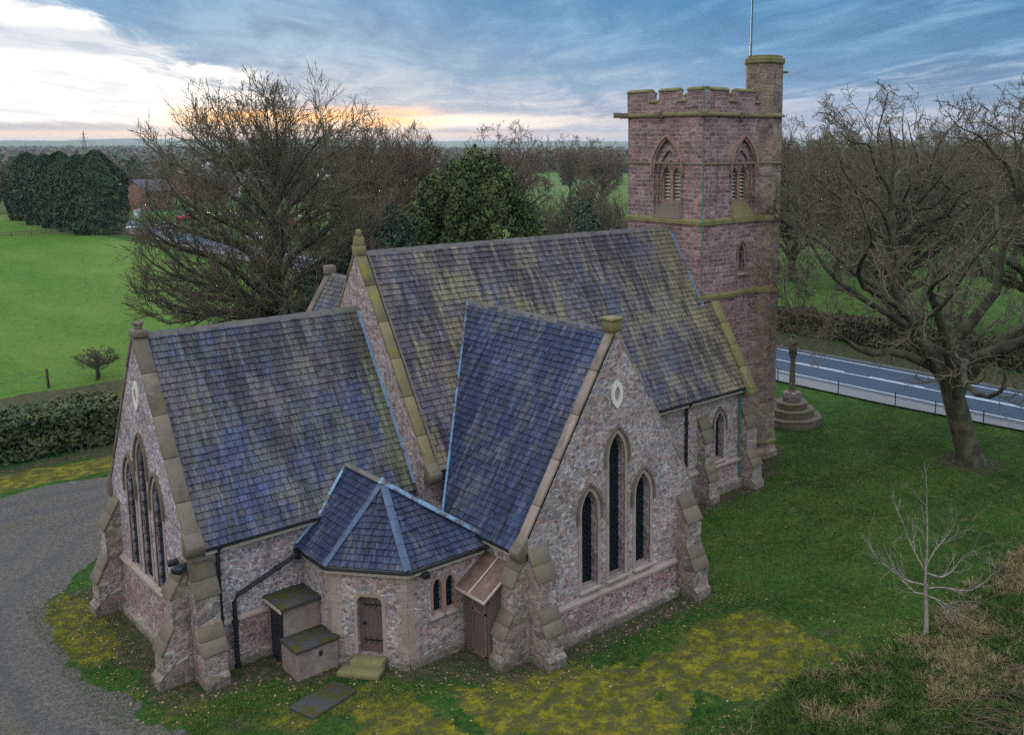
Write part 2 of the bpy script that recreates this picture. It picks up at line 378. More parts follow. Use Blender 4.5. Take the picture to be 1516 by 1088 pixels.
def f_slate(tint=0, olive=.7, dark=.6, seed=0., verge=None):
    def f(t):
        uv = t.vmath('ADD', t.uv(), (seed*7.3, seed*3.1, 0)); a = t.sep(t.attr())
        base = t.ramp(a[0], [(0, lin(64, 66, 88)), (.2, lin(92, 90, 100)), (.38, lin(74, 86, 124)), (.55, lin(96, 88, 110)), (.72, lin(86, 96, 122)), (.9, lin(114, 106, 104))], 'CONSTANT')
        base = t.mix(.82 if olive > .6 else .66, base, lin(*((84, 76, 80) if olive > .6 else (56, 62, 86)))) if tint == 0 else t.mix(.68, base, lin(48, 54, 76))
        base = t.mix(1, base, t.ramp(a[1], [(0, .74), (1, 1.28)]), 'MULTIPLY')
        run = t.noise(t.mapping(uv, (3.2, .42, 1)), 1, 6, .65); blot = t.noise(uv, .34, 5, .62); 
        warm = t.noise(t.mapping(uv, (1, .7, 1), (0, 0, 0), (5, 9, 0)), .6, 5, .6)
        c = t.mix(t.maprange(warm, .44, .58, 0, .55 if tint == 0 else .25, True), base, lin(108, 96, 88))
        ol = t.math('MULTIPLY', t.maprange(t.math('ADD', t.math('MULTIPLY', run, .55), t.math('MULTIPLY', blot, .45)), .475, .56, 0, 1, True), olive)
        blue = t.noise(t.mapping(uv, (1, .6, 1), (0, 0, 0), (17, 23, 0)), .5, 5, .6); c = t.mix(t.maprange(blue, .46, .6, 0, .38 if tint == 0 else .3, True), c, t.mix(a[1], lin(44, 60, 102), lin(66, 86, 132)))
        if verge:
            uu = t.sep(t.uv()); wv = t.math('ADD', uu[0], t.math('MULTIPLY', t.math('SUBTRACT', run, .5), verge[2])); ol = t.math('MAXIMUM', ol, t.math('MULTIPLY', t.maprange(wv, verge[0], verge[1], 0, 1, True), 1.))
        ol = t.math('MULTIPLY', ol, t.maprange(a[2], 0, 1, .6, 1))
        c = t.mix(ol, c, t.mix(t.noise(uv, 5, 3), lin(*((118, 108, 78) if olive > .6 else (104, 104, 72))), lin(*((136, 126, 96) if olive > .6 else (122, 120, 86)))))
        blot2 = t.noise(t.mapping(uv, (1, .55, 1), (0, 0, 0), (31, 17, 0)), .42, 5, .62); run2 = t.noise(t.mapping(uv, (4, .5, 1), (0, 0, 0), (9, 4, 0)), 1, 5, .6)
        dk = t.math('MULTIPLY', t.maprange(t.math('ADD', t.math('MULTIPLY', run2, .5), t.math('MULTIPLY', blot2, .5)), .485 if tint == 0 else .45, .56 if tint == 0 else .53, 0, 1, True), dark)
        c = t.mix(dk, c, t.mix(a[0], *((lin(42, 36, 46), lin(64, 52, 62)) if tint == 0 else (lin(22, 34, 58), lin(34, 50, 84)))))
        fine = t.noise(t.mapping(uv, (26, 13, 1)), 1, 4, .7); c = t.mix(1, c, t.ramp(fine, [(.3, .45), (.7, 1.5)]), 'MULTIPLY')
        drip = t.noise(t.mapping(uv, (5.5, .28, 1), (0, 0, 0), (3, 8, 0)), 1, 5, .65); c = t.mix(1, c, t.ramp(drip, [(.38, .62), (.6, 1.12)]), 'MULTIPLY')
        sp = t.math('GREATER_THAN', t.noise(uv, 11, 2, .5), .73); sp2 = t.math('MULTIPLY', sp, t.maprange(t.noise(uv, 1.1, 2), .5, .6, 0, .6))
        c = t.mix(sp2, c, lin(176, 182, 184))
        return {'Base Color': c, 'Normal': t.bump(fine, .55, .01), 'Roughness': .62}
    return f
def f_plain(c1, c2, scale=8, rough=None, bumpd=.004):
    def f(t):
        o = t.obj(); n = t.noise(o, scale, 5, .65); r = {'Base Color': t.mix(t.maprange(n, .3, .7), c1, c2), 'Normal': t.bump(n, .4, bumpd)}
        return r
    return f
M_rub = material('rubble_stone', f_rubble(), .95)
M_rubN = material('rubble_stone_pale', f_rubble(6.4, 9.4, [lin(110, 90, 96), lin(146, 110, 106), lin(132, 124, 132), lin(166, 146, 142), lin(104, 104, 122), lin(186, 166, 160)], lin(200, 198, 206), .06, .15), .95)
M_band = material('red_sandstone_courses', f_rubble(3.8, 6.2, [lin(96, 56, 58), lin(136, 82, 80), lin(118, 76, 76), lin(156, 104, 98), lin(110, 84, 88)], lin(190, 172, 170), .05, .1, False, .7), .95)
M_tow = material('tower_sandstone', f_course(.46, .2, lin(118, 88, 90), lin(160, 128, 124), lin(192, 174, 172), .08, .5, .018, False, .6), .95)
M_tur = material('turret_sandstone', f_course(.40, .26, lin(116, 96, 92), lin(150, 130, 112), lin(150, 138, 126), .45, .4, .014), .95)
M_ash = material('dressed_sandstone', f_stone(lin(132, 114, 108), lin(164, 148, 140), .3), .92)
M_red = material('red_dressed_stone', f_stone(lin(134, 98, 90), lin(160, 124, 114), .15), .92)
M_cop = material('lichened_coping_stone', f_stone(lin(84, 76, 66), lin(122, 110, 96), .5, 2.2, lin(118, 108, 54), lin(84, 76, 46)), .92)
M_mossy = material('mossy_string_stone', f_stone(lin(104, 98, 66), lin(126, 118, 82), .7, 3, lin(110, 108, 50), lin(72, 74, 40)), .95)
M_olive = material('olive_coping_stone', f_stone(lin(96, 86, 66), lin(126, 116, 84), .95, 1.1, lin(134, 130, 52), lin(104, 98, 50)), .92)
M_palecop = material('pale_coping_stone', f_stone(lin(112, 98, 90), lin(150, 134, 120), .35, 1.6), .92)
M_butt = material('buttress_stone', f_rubble(3.0, 4.8, [lin(88, 72, 66), lin(124, 104, 92), lin(140, 108, 98), lin(112, 102, 94), lin(146, 130, 112)], lin(170, 164, 156), .035, .55, True, .6), .95)
M_sl1 = material('roof_slates_nave', f_slate(0, .88, .75, 1., (13.2, 15.2, 7.)), .6)
M_sl2 = material('roof_slates_chancel', f_slate(0, .42, .7, 4., (6.2, 6.9, 2.2)), .6)
M_sl3 = material('roof_slates_transept', f_slate(1, .14, .85, 2.5), .6)
M_ridge = material('ridge_tiles', f_stone(lin(84, 80, 84), lin(110, 104, 100), .35), .8)
M_lead = material('lead_flashing', lambda t: t.mix(t.maprange(t.noise(t.obj(), 1.4, 5, .7), .5, .58, 0, .85, True), t.mix(t.noise(t.obj(), 5, 4), lin(72, 104, 140), lin(136, 164, 190)), lin(84, 72, 64)), .55, .1)
M_hip = material('hip_tiles', f_stone(lin(60, 60, 80), lin(84, 108, 138), .15, 1.6), .7)
M_iron = material('black_cast_iron', f_plain(lin(26, 28, 32), lin(46, 48, 52), 12), .45, .2)
M_glass = material('leaded_dark_glass', lambda t: {'Base Color': t.mix(t.math('GREATER_THAN', t.math('MAXIMUM', t.math('PINGPONG', t.sep(t.mapping(t.uv(), (7, 7, 7), (0, 0, R(45))))[0], .5), t.math('PINGPONG', t.sep(t.mapping(t.uv(), (7, 7, 7), (0, 0, R(45))))[1], .5)), .46), t.mix(t.noise(t.uv(), 6, 2), lin(6, 14, 20), lin(18, 32, 42)), lin(44, 50, 56)), 'Normal': t.bump(t.noise(t.uv(), 7, 2), .25, .01)}, .3, 0, .2)
M_wood = material('weathered_oak_boards', lambda t: (lambda uv: {'Base Color': t.mix(t.maprange(t.math('PINGPONG', t.sep(uv)[0], .075), .004, .0, 0, 1), t.mix(t.noise(t.mapping(uv, (14, 1, 1)), 2, 6, .7), lin(58, 46, 46), lin(112, 92, 88)), lin(26, 22, 22)), 'Normal': t.bump(t.noise(t.mapping(uv, (20, 1, 1)), 2, 4), .5, .006)})(t.uv()), .85)
M_wood2 = material('brown_roof_boards', f_plain(lin(84, 62, 58), lin(122, 96, 86), 4), .85)
M_fascia = material('pale_eaves_board', f_plain(lin(150, 140, 128), lin(182, 172, 160), 6), .8)
M_render = material('cement_render', f_plain(lin(104, 92, 86), lin(142, 126, 118), 3, None, .01), .95)
M_slab = material('mossy_flat_roof', lambda t: (lambda o: t.mix(t.maprange(t.noise(o, 2.2, 6, .65), .47, .56, 0, 1, True), t.mix(t.noise(o, 20, 4), lin(40, 40, 42), lin(78, 76, 74)), t.mix(t.noise(o, 30, 4), lin(30, 26, 20), lin(82, 80, 32))))(t.obj()), .95)
M_steel = material('galvanised_pole', f_plain(lin(62, 84, 100), lin(92, 116, 132), 3), .4, .3)
M_conduct = material('verdigris_strip', f_plain(lin(30, 96, 88), lin(56, 124, 112), 9), .6)
M_white = material('white_paint', f_plain(lin(215, 215, 212), lin(235, 235, 232), 5), .6)
M_lime = material('pale_limestone', f_stone(lin(190, 184, 176), lin(212, 204, 192), .1), .9)
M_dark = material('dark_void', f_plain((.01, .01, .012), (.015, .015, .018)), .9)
M_bark = material('bare_bark', lambda t: (lambda o: {'Base Color': t.mix(t.maprange(t.noise(o, 1.6, 5, .6), .42, .62), lin(54, 50, 42), t.mix(t.noise(o, 6, 3), lin(70, 72, 44), lin(92, 86, 72))), 'Normal': t.bump(t.noise(t.mapping(o, (6, 6, 1)), 2, 5, .7), .8, .05)})(t.obj()), .95)
M_twig = material('winter_twigs', lambda t: t.mix(t.noise(t.obj(), .7, 3), lin(74, 68, 56), lin(110, 100, 80)), .95)
M_twigR = material('winter_twigs_reddish', lambda t: t.mix(t.noise(t.obj(), .5, 3), lin(84, 68, 58), lin(116, 96, 80)), .95)
M_birch = material('pale_sapling_bark', f_plain(lin(104, 92, 86), lin(164, 152, 144), 9), .9)
def f_leaf(a, b, c): return lambda t: (lambda s: t.mix(t.maprange(s[1], 0, 1, 0, .9), t.mix(s[0], a, b), c))(t.sep(t.attr()))
M_yew = material('yew_foliage', f_leaf(lin(30, 46, 20), lin(64, 80, 34), lin(92, 100, 46)), .8)
M_con = material('conifer_foliage', f_leaf(lin(22, 44, 36), lin(50, 76, 44), lin(66, 86, 48)), .8)
M_holly = material('holly_foliage', f_leaf(lin(24, 38, 30), lin(44, 62, 46), lin(70, 84, 62)), .6)
M_hedge = material('hedge_foliage', f_leaf(lin(28, 44, 30), lin(52, 70, 36), lin(92, 96, 58)), .8)
M_hedge2 = material('winter_hedge', f_leaf(lin(40, 48, 32), lin(72, 66, 48), lin(98, 84, 66)), .9)
M_grass = material('grass_blades', f_leaf(lin(30, 58, 18), lin(62, 94, 28), lin(112, 110, 54)), .9)
M_straw = material('dead_grass', f_leaf(lin(88, 78, 54), lin(136, 120, 84), lin(166, 148, 110)), .9)

# ------------------------------------------------------------------ ground sheet
def fbm(x, y, sc, seed=0, octv=4):
    rng = np.random.RandomState(seed); out = np.zeros_like(x); amp = 1.; tot = 0
    for k in range(octv):
        g = rng.rand(64, 64); fx = x/sc; fy = y/sc; ix = np.floor(fx).astype(int); iy = np.floor(fy).astype(int)
        tx = fx-ix; ty = fy-iy; tx = tx*tx*(3-2*tx); ty = ty*ty*(3-2*ty)
        a = g[ix % 64, iy % 64]; b = g[(ix+1) % 64, iy % 64]; c = g[ix % 64, (iy+1) % 64]; d = g[(ix+1) % 64, (iy+1) % 64]
        out += amp*((a*(1-tx)+b*tx)*(1-ty)+(c*(1-tx)+d*tx)*ty); tot += amp; amp *= .55; sc *= .47
    return out/tot
def seg_dist(x, y, poly):
    d = np.full(x.shape, 1e9)
    for (x0, y0), (x1, y1) in zip(poly, poly[1:]):
        L2 = (x1-x0)**2+(y1-y0)**2; t = np.clip(((x-x0)*(x1-x0)+(y-y0)*(y1-y0))/L2, 0, 1)
        d = np.minimum(d, np.hypot(x-x0-t*(x1-x0), y-y0-t*(y1-y0)))
    return d
def inside(x, y, poly):
    r = np.zeros(x.shape, bool); n = len(poly)
    for i in range(n):
        (x0, y0), (x1, y1) = poly[i], poly[(i+1) % n]
        c = ((y0 > y) != (y1 > y)) & (x < (x1-x0)*(y-y0)/((y1-y0) if y1 != y0 else 1e-9)+x0); r ^= c
    return r
def sdf(x, y, poly):
    d = seg_dist(x, y, poly+[poly[0]]); return np.where(inside(x, y, poly), -d, d)
GRAVEL = [(-30, 10), (4.5, 10), (8.2, 21), (8.3, 24), (7.4, 27), (6.8, 29.3), (6.9, 32.4), (7.3, 35.5), (8.4, 37.5), (10.5, 40), (14, 42), (22, 43.5), (22, 47.5), (13, 48.7), (9.9, 48.9), (-30, 47)]
MOSS = [(17.6, 20.6), (19.8, 19.7), (24, 19.4), (25.4, 18), (25, 16.2), (22.6, 15.1), (20, 15.2), (17, 15.0), (12, 14), (9, 21), (8.4, 24.3), (10.2, 25.0), (12, 23.7), (14.5, 22.9), (16.3, 21)]
MOSS2 = [(8.3, 24), (7.4, 27), (6.8, 29.3), (6.9, 32.4), (7.3, 36), (7.9, 37), (8.6, 36.5), (8.1, 33.5), (7.9, 30), (8.0, 27), (9.6, 25.9), (11, 24.6)]
BANK = [(8, 8), (16.5, 15.2), (21, 15.2), (24, 14.6), (28, 14.4), (34, 14.6), (42, 14.5), (50, 12), (50, 4), (8, 4)]
CHURCH_FOOT = [(8.2, 35.6), (8.2, 26.4), (11.3, 26.4), (11.2, 25.2), (12.7, 25.2), (14, 23.4), (16, 21), (24.3, 20.6), (24.5, 26), (33.5, 26), (39, 28.5), (39, 36), (8.2, 36)]
def gz(x, y):
    """ground height"""
    x = np.asarray(x, float); y = np.asarray(y, float)
    h = .05*(fbm(x+500, y+500, 6, 3)-.5)
    b = -sdf(x, y, BANK); h = h+np.clip(b, 0, 6)*.10+np.where(b > 0, .22*(fbm(x+9, y+90, 1.1, 8)-.4), 0)*np.clip(b, 0, 1)
    far = np.clip((np.hypot(x, y)-700)/2500, 0, 1); h = h+far*(fbm(x+20000, y+20000, 900, 5)-.42)*9
    return h
def build_ground():
    def axis(lo, hi, st, out_lo, out_hi):
        a = list(np.arange(lo, hi, st)); s = st; v = a[-1]
        while v < out_hi: s *= 1.13; v += s; a.append(v)
        s = st; v = a[0]; b = []
        while v > out_lo: s *= 1.13; v -= s; b.append(v)
        return np.array(b[::-1]+a)
    X = axis(4, 56, .24, -1300, 5200); Y = axis(9, 72, .24, -1300, 6000)
    x, y = np.meshgrid(X, Y, indexing='ij'); nx, ny = x.shape
    wob = lambda sc, s, a: (fbm(x+700, y+700, sc, s)-.5)*a
    g = sdf(x, y, GRAVEL)+wob(1.6, 11, 1.3); gravel = np.clip(.5-g/.5, 0, 1)
    m = np.minimum(sdf(x, y, MOSS), sdf(x, y, MOSS2))+wob(2.4, 12, 2.2)+wob(.8, 22, .8); moss = np.clip(.5-m/2.4, 0, 1)*np.clip(.55+(fbm(x+71, y+71, 1.7, 66)-.42)*3.2, .25, 1)
    st = np.maximum(np.abs(y-50.6-.1*x*0)-1.3, x-25)+wob(2, 13, 1.4); moss = np.maximum(moss, np.clip(.5-st/.8, 0, 1)*.9)
    st = np.maximum(np.abs(y-63.2)-2.2, x-28)+wob(3, 14, 1.6); moss = np.maximum(moss, np.clip(.5-st/1.2, 0, 1)*.55)
    lit = np.clip(.5-(np.maximum(np.abs(y-67.2)-1.3, x-50)+wob(2, 15, 1.8))/.8, 0, 1)
    lit = np.maximum(lit, np.clip(.5-(np.maximum(np.abs(y-52.6)-.9, x-28)+wob(1.6, 16, 1.4))/.6, 0, 1)*.8)
    lit = np.maximum(lit, np.clip(.5-(np.maximum(np.abs(x-62)-2.2, np.abs(y-60)-80)+wob(2, 17, 1.5))/.8, 0, 1))
    lit = np.maximum(lit, np.clip(.5-(sdf(x, y, CHURCH_FOOT)-.35+wob(.9, 18, .9))/.5, 0, 1)*.85)
    lit = np.maximum(lit, np.clip((fbm(x+44, y+44, 1.5, 19)-.5)*6, 0, 1)*np.clip(-sdf(x, y, BANK), 0, 1))
    lit = np.maximum(lit, np.clip((fbm(x+4, y+4, 1.2, 29)-.52)*5, 0, 1)*np.clip(1.6-np.abs(m+.4), 0, 1)*.6*(y < 26))
    lit = np.maximum(lit, np.clip(1.5-np.hypot(x-44.3, y-21)/1.6, 0, .8))
    field = np.where((y > 68.3) & (x < 50.5), 1., 0.); field = np.maximum(field, np.where(x > 67.5, .4, 0.))
    V = np.stack([x, y, gz(x, y)], -1).reshape(-1, 3)
    i = np.arange(nx-1)[:, None]*ny+np.arange(ny-1)[None, :]
    Fq = np.stack([i, i+ny, i+ny+1, i+1], -1).reshape(-1, 4)
    me = raw_mesh('ground', V, Fq.ravel(), np.full(len(Fq), 4), M_ground, None, None, True)
    ca = me.color_attributes.new('Col', 'FLOAT_COLOR', 'POINT')
    ca.data.foreach_set('color', np.stack([gravel, moss, lit, field], -1).reshape(-1).astype(np.float32))
    tk = np.clip(1-np.abs(g+1.5)/.45, 0, 1)+np.clip(1-np.abs(g+3.3)/.45, 0, 1)+np.clip(1-np.abs(g+6.4)/.5, 0, 1); ta = me.attributes.new('Trk', 'FLOAT', 'POINT'); ta.data.foreach_set('value', tk.ravel().astype(np.float32))
    o = link('ground', me); tag(o, 'lawn, gravel drive and grass fields around the stone church', 'ground', None, 'structure')
def f_ground(t):
    p = t.pos(); an = t.n.new('ShaderNodeAttribute'); an.attribute_name = 'Col'; s = t.sep(an.outputs['Color']); fld = an.outputs['Alpha']
    n1 = t.noise(p, .35, 6, .6); n2 = t.noise(p, 3.2, 6, .65); n3 = t.noise(p, 16, 5, .7); n4 = t.noise(p, 60, 2, .7)
    lawn = t.mix(t.maprange(t.math('ADD', t.math('MULTIPLY', n1, .6), t.math('MULTIPLY', n2, .4)), .42, .58), lin(30, 56, 20), lin(54, 82, 28))
    lawn = t.mix(t.maprange(t.noise(p, 1.3, 6, .7), .5, .66, 0, .6, True), lawn, lin(84, 92, 40))
    stripe = t.noise(t.mapping(p, (.09, .5, 1), (0, 0, R(12))), 2, 4); lawn = t.mix(t.maprange(stripe, .45, .6, 0, .4), lawn, lin(46, 76, 36))
    fc = t.mix(t.maprange(n2, .3, .7), lin(58, 92, 24), lin(80, 110, 32)); fc = t.mix(1, fc, t.ramp(t.noise(t.mapping(p, (1, 1, 1)), 1.3, 8, .85), [(.36, .45), (.64, 1.5)]), 'MULTIPLY'); fc = t.mix(t.maprange(t.noise(t.mapping(p, (1, .3, 1), (0, 0, R(40))), .12, 5, .6), .42, .62, 0, .6), fc, lin(100, 122, 48)); fc = t.mix(t.maprange(n1, .35, .65, 0, .5), fc, lin(74, 106, 40))
    # far fields: patches of pasture, plough and stubble
    far = t.voro(t.mapping(p, (1/260, 1/190, 0), (0, 0, R(20))), 1); fr = t.sep(far.outputs['Color'])[0]
    fcol = t.ramp(fr, [(0, lin(78, 116, 52)), (.3, lin(100, 128, 66)), (.5, lin(94, 96, 66)), (.62, lin(84, 120, 54)), (.8, lin(110, 126, 80)), (.92, lin(104, 88, 68))], 'CONSTANT')
    dist = t.vmath('LENGTH', p); fc = t.mix(t.maprange(dist, 230, 330), fc, fcol)
    lawn = t.mix(1, lawn, t.ramp(t.noise(p, 5, 5, .75), [(.34, .55), (.66, 1.5)]), 'MULTIPLY'); lawn = t.mix(t.maprange(t.noise(p, 2.3, 6, .75), .56, .68, 0, .45), lawn, lin(92, 84, 52))
    c = t.mix(fld, lawn, fc)
    c = t.mix(1, c, t.ramp(n3, [(.25, .6), (.75, 1.4)]), 'MULTIPLY')
    thr = lambda v, w=.5, k=.0: t.maprange(t.math('ADD', v, t.math('MULTIPLY', t.math('SUBTRACT', t.math('ADD', t.math('MULTIPLY', n2, .6), t.math('MULTIPLY', n3, .4)), .5), w*2.2)), .42, .58, 0, 1, True)
    soil = t.mix(n3, lin(44, 40, 34), lin(84, 72, 62)); leaf = t.voro(p, 16); soil = t.mix(t.maprange(t.sep(leaf.outputs['Color'])[0], .6, .7, 0, .6), soil, lin(120, 96, 78))
    soil = t.mix(t.maprange(n2, .44, .54, 0, .75), soil, t.mix(n3, lin(26, 42, 20), lin(52, 70, 32)))
    c = t.mix(t.math('MULTIPLY', thr(s[2], .9), .85), c, soil)
    mo = t.mix(t.maprange(t.noise(p, 1.7, 6, .65), .4, .6), lin(76, 78, 24), lin(128, 120, 30)); mo = t.mix(t.maprange(n3, .5, .7, 0, .6), mo, lin(58, 72, 22))
    mo = t.mix(t.maprange(t.noise(p, 2.6, 7, .75), .44, .56, 0, .8, True), mo, t.mix(n4, lin(40, 48, 28), lin(88, 84, 62)))
    mo = t.mix(1, mo, t.ramp(n3, [(.25, .7), (.75, 1.3)]), 'MULTIPLY'); c = t.mix(thr(s[1], .7), c, mo)
    gs = t.voro(p, 26); gr = t.mix(t.sep(gs.outputs['Color'])[0], lin(50, 48, 48), lin(122, 115, 108)); gr = t.mix(.35, gr, t.mix(n4, lin(58, 54, 52), lin(104, 98, 92)))
    gr = t.mix(t.maprange(n1, .4, .65, 0, .5), gr, lin(92, 88, 84)); gr = t.mix(t.maprange(t.noise(p, .5, 6, .7), .56, .66, 0, .5), gr, lin(84, 82, 54))
    trk = t.n.new('ShaderNodeAttribute'); trk.attribute_name = 'Trk'; gr = t.mix(t.math('MULTIPLY', trk.outputs['Fac'], t.maprange(n2, .3, .6, .2, .7)), gr, t.mix(n3, lin(52, 54, 60), lin(86, 86, 90)))
    gr = t.mix(1, gr, t.ramp(t.noise(p, 5, 6, .75), [(.3, .7), (.7, 1.3)]), 'MULTIPLY'); c = t.mix(thr(s[0], .5), c, gr)
    h = t.math('ADD', t.math('MULTIPLY', n3, .6), t.math('MULTIPLY', t.sep(gs.outputs['Color'])[1], .3))
    return {'Base Color': c, 'Normal': t.bump(h, .9, .06)}
M_ground = material('churchyard_ground', f_ground, 1, 0, .1)
build_ground()

def strip(name, pts_l, pts_r, z, mat, label, cat, kind='structure'):
    v = []; f = []
    for (a, b) in zip(pts_l, pts_r): v += [(a[0], a[1], z), (b[0], b[1], z)]
    for i in range(len(pts_l)-1): f += [2*i, 2*i+1, 2*i+3, 2*i+2]
    me = raw_mesh(name, v, f, [4]*(len(pts_l)-1), mat); return tag(link(name, me), label, cat, None, kind)
M_asph = material('asphalt', lambda t: (lambda p: {'Base Color': t.mix(t.maprange(t.noise(p, .6, 5, .6), .35, .65), t.mix(t.noise(p, 40, 3), lin(48, 58, 72), lin(76, 90, 106)), lin(62, 76, 94)), 'Normal': t.bump(t.noise(p, 50, 2), .4, .01)})(t.pos()), .85, 0, .1)
M_foot = material('grey_path', lambda t: t.mix(t.noise(t.pos(), 3, 6, .7), lin(88, 92, 98), lin(132, 132, 134)), .9)
M_line = material('road_paint', lambda t: t.mix(t.maprange(t.noise(t.pos(), 6, 5, .7), .4, .62, 0, .5), lin(222, 224, 228), lin(100, 114, 134)), .7)
road_c = lambda y: 56.1+(.00017*(y-45)**2 if y > 45 else 0)
ys = [-60, -20, 0, 10, 20, 30, 40, 45, 55, 70, 90, 110, 130, 150, 175, 200, 230, 260, 300, 360]
Z0 = .06
strip('road', [(road_c(y)-3.6, y) for y in ys], [(road_c(y)+3.5, y) for y in ys], Z0, M_asph, 'blue grey asphalt road with white lines running past the churchyard', 'road')
strip('pavement', [(road_c(y)-4.7-(2.4*max(0, 1-abs(y-35)/7)), y) for y in ys if 0 < y < 60 or True], [(road_c(y)-3.72, y) for y in ys], Z0+.05, M_foot, 'pale footway strip between the lawn and the road', 'pavement')
mb = MB()
for side in (-3.72, 3.5):
    for a, b in zip(ys, ys[1:]):
        mb.hexa([(road_c(a)+side, a, 0), (road_c(a)+side+.12, a, 0), (road_c(b)+side+.12, b, 0), (road_c(b)+side, b, 0)]+[(road_c(q)+side+w, q, Z0+.1) for q, w in ((a, 0), (a, .12), (b, .12), (b, 0))])
tag(mb.build('kerb', M_foot), 'pale kerb stones along both sides of the road', 'kerb', None, 'structure')
mb = MB()
def mark(x0, x1, a, b): 
    n = max(1, int(abs(b-a)/8))
    for i in range(n):
        p, q = a+(b-a)*i/n, a+(b-a)*(i+1)/n
        mb.face([(road_c(p)+x0, p, Z0+.004), (road_c(p)+x1, p, Z0+.004), (road_c(q)+x1, q, Z0+.004), (road_c(q)+x0, q, Z0+.004)])
mark(-2.95, -2.83, -60, 340); mark(2.85, 2.97, -60, 340); mark(-.17, -.05, -60, 90)
y = -60
while y < 90: mark(.05, .17, y, y+4); y += 6
while y < 340: mark(-.07, .07, y, y+4); y += 8
for i in range(6): mark(-2.6+i*.45, -2.3+i*.45, 196, 206)
tag(mb.build('road_marking', M_line), 'white painted lines on the road', 'road marking', None, 'structure')

# ------------------------------------------------------------------ the church
church = empty('church', (20, 31, 0)); tag(church, 'red sandstone village church with slate roofs and square battlemented tower', 'church')
CH = church; CH.location = (0, 0, 0)
YN = 31.0
def clip_poly(poly, rect):
    u0, u1, v0, v1 = rect
    def cut(P, ins, inter):
        out = []
        for i in range(len(P)):
            a, b = P[i-1], P[i]; ia, ib = ins(a), ins(b)
            if ib:
                if not ia: out.append(inter(a, b))
                out.append(b)
            elif ia: out.append(inter(a, b))
        return out
    for ax, val, sgn in ((0, u0, 1), (0, u1, -1), (1, v0, 1), (1, v1, -1)):
        if len(poly) < 3: return []
        poly = cut(poly, lambda p: (p[ax]-val)*sgn >= 0, lambda a, b: tuple(a[k]+(b[k]-a[k])*(val-a[ax])/(b[ax]-a[ax]) for k in (0, 1)))
    return poly
def slates(name, O, U, V, poly, mat, h=.215, w=.27, seed=1, jit=1., parent=None):
    rng = random.Random(seed); O, U, V = Vector(O), Vector(U).normalized(), Vector(V).normalized(); N = U.cross(V).normalized()
    mb = MB(); us = [p[0] for p in poly]; vs = [p[1] for p in poly]
    mb.face([O+U*p[0]+V*p[1] for p in poly], (.01, .0, .3), [(p[0], p[1]) for p in poly])
    row = 0; v = min(vs)
    area = sum(poly[i][0]*poly[(i+1) % len(poly)][1]-poly[(i+1) % len(poly)][0]*poly[i][1] for i in range(len(poly)))
    P0 = list(poly) if area > 0 else list(reversed(poly))
    while v < max(vs):
        hh = h*rng.uniform(.97, 1.03); u = min(us)-rng.uniform(0, w)
        sag = rng.uniform(-.004, .004)
        while u < max(us):
            ww = w*rng.uniform(.72, 1.25); dv = rng.gauss(0, .006)*jit
            c = clip_poly(P0, (u+.009, u+ww-.009, v+dv, v+hh+.03))
            if len(c) >= 3 and rng.random() > .0015:
                lift = .05+rng.uniform(-.010, .014)*jit; tilt = rng.uniform(-.006, .006)*jit
                def P(p, e=0): return O+U*p[0]+V*p[1]+N*((lift+tilt*(p[0]-u)/ww)*(1-(p[1]-v)/(hh+.03)*.82)+.004+sag-e)
                col = (rng.random(), rng.random(), rng.random())
                mb.face([P(p) for p in c], col, [tuple(p) for p in c])
                for i in range(len(c)):
                    a, b = c[i], c[(i+1) % len(c)]
                    if not (abs(a[1]-(v+hh+.03)) < 1e-5 and abs(b[1]-(v+hh+.03)) < 1e-5):
                        mb.face([P(b), P(a), P(a, .03), P(b, .03)], col, [b, a, a, b])
            u += ww
        v += hh; row += 1
    return mb.build(name, mat, parent or CH)
def ridge(A, B, slope, name='ridge_tiles', mat=None, w=.2, step=.46, th=.035):
    A, B = Vector(A), Vector(B); d = (B-A); L = d.length; d.normalize(); s = d.cross(Vector((0, 0, 1))).normalized(); mb = MB(); rng = random.Random(L)
    n = max(1, int(L/step)); ang = math.atan(slope)
    for i in range(n):
        a = A+d*(L*i/n+.006); b = A+d*(L*(i+1)/n-.006); j = rng.uniform(-.008, .008); col = (rng.random(),)*3
        for q in (-1, 1):
            dn = s*q*math.cos(ang)*w-Vector((0, 0, 1))*math.sin(ang)*w; up = Vector((0, 0, th+.05+j))
            P = [a+up, b+up, b+dn+up, a+dn+up]; Q = [p-Vector((0, 0, th)) for p in P]
            if q > 0: mb.hexa([Q[0], Q[3], Q[2], Q[1], P[0], P[3], P[2], P[1]], col)
            else: mb.hexa([Q[0], Q[1], Q[2], Q[3], P[0], P[1], P[2], P[3]], col)
    return mb.build(name, mat or M_ridge, CH)
def coping(A, B, w, th, across, name='gable_coping', mat=None, seg=.95, below=.05):
    """stones laid up a gable from the foot A to the apex B; across = unit vector over the wall's thickness"""
    A, B = Vector(A), Vector(B); d = B-A; L = d.length; d.normalize(); X = Vector(across); n_ = d.cross(X).normalized()
    if n_.z < 0: n_ = -n_
    mb = MB(); rng = random.Random(L*3+A.x); k = max(1, int(L/seg))
    for i in range(k):
        a = A+d*(L*i/k+.006); b = A+d*(L*(i+1)/k-.006); j = rng.uniform(-.008, .008); col = (rng.random(),)*3
        P = [a-X*w/2, a+X*w/2, b+X*w/2, b-X*w/2]; lo = [p-n_*below for p in P]; hi = [p+n_*(th+j) for p in P]
        ctr = [p+n_*(th+j) for p in P]
        mb.hexa(lo+hi if (P[1]-P[0]).cross(P[3]-P[0]).dot(n_) > 0 else [lo[0], lo[3], lo[2], lo[1], hi[0], hi[3], hi[2], hi[1]], col)
    return mb.build(name, mat or M_cop, CH, bevel=.012)

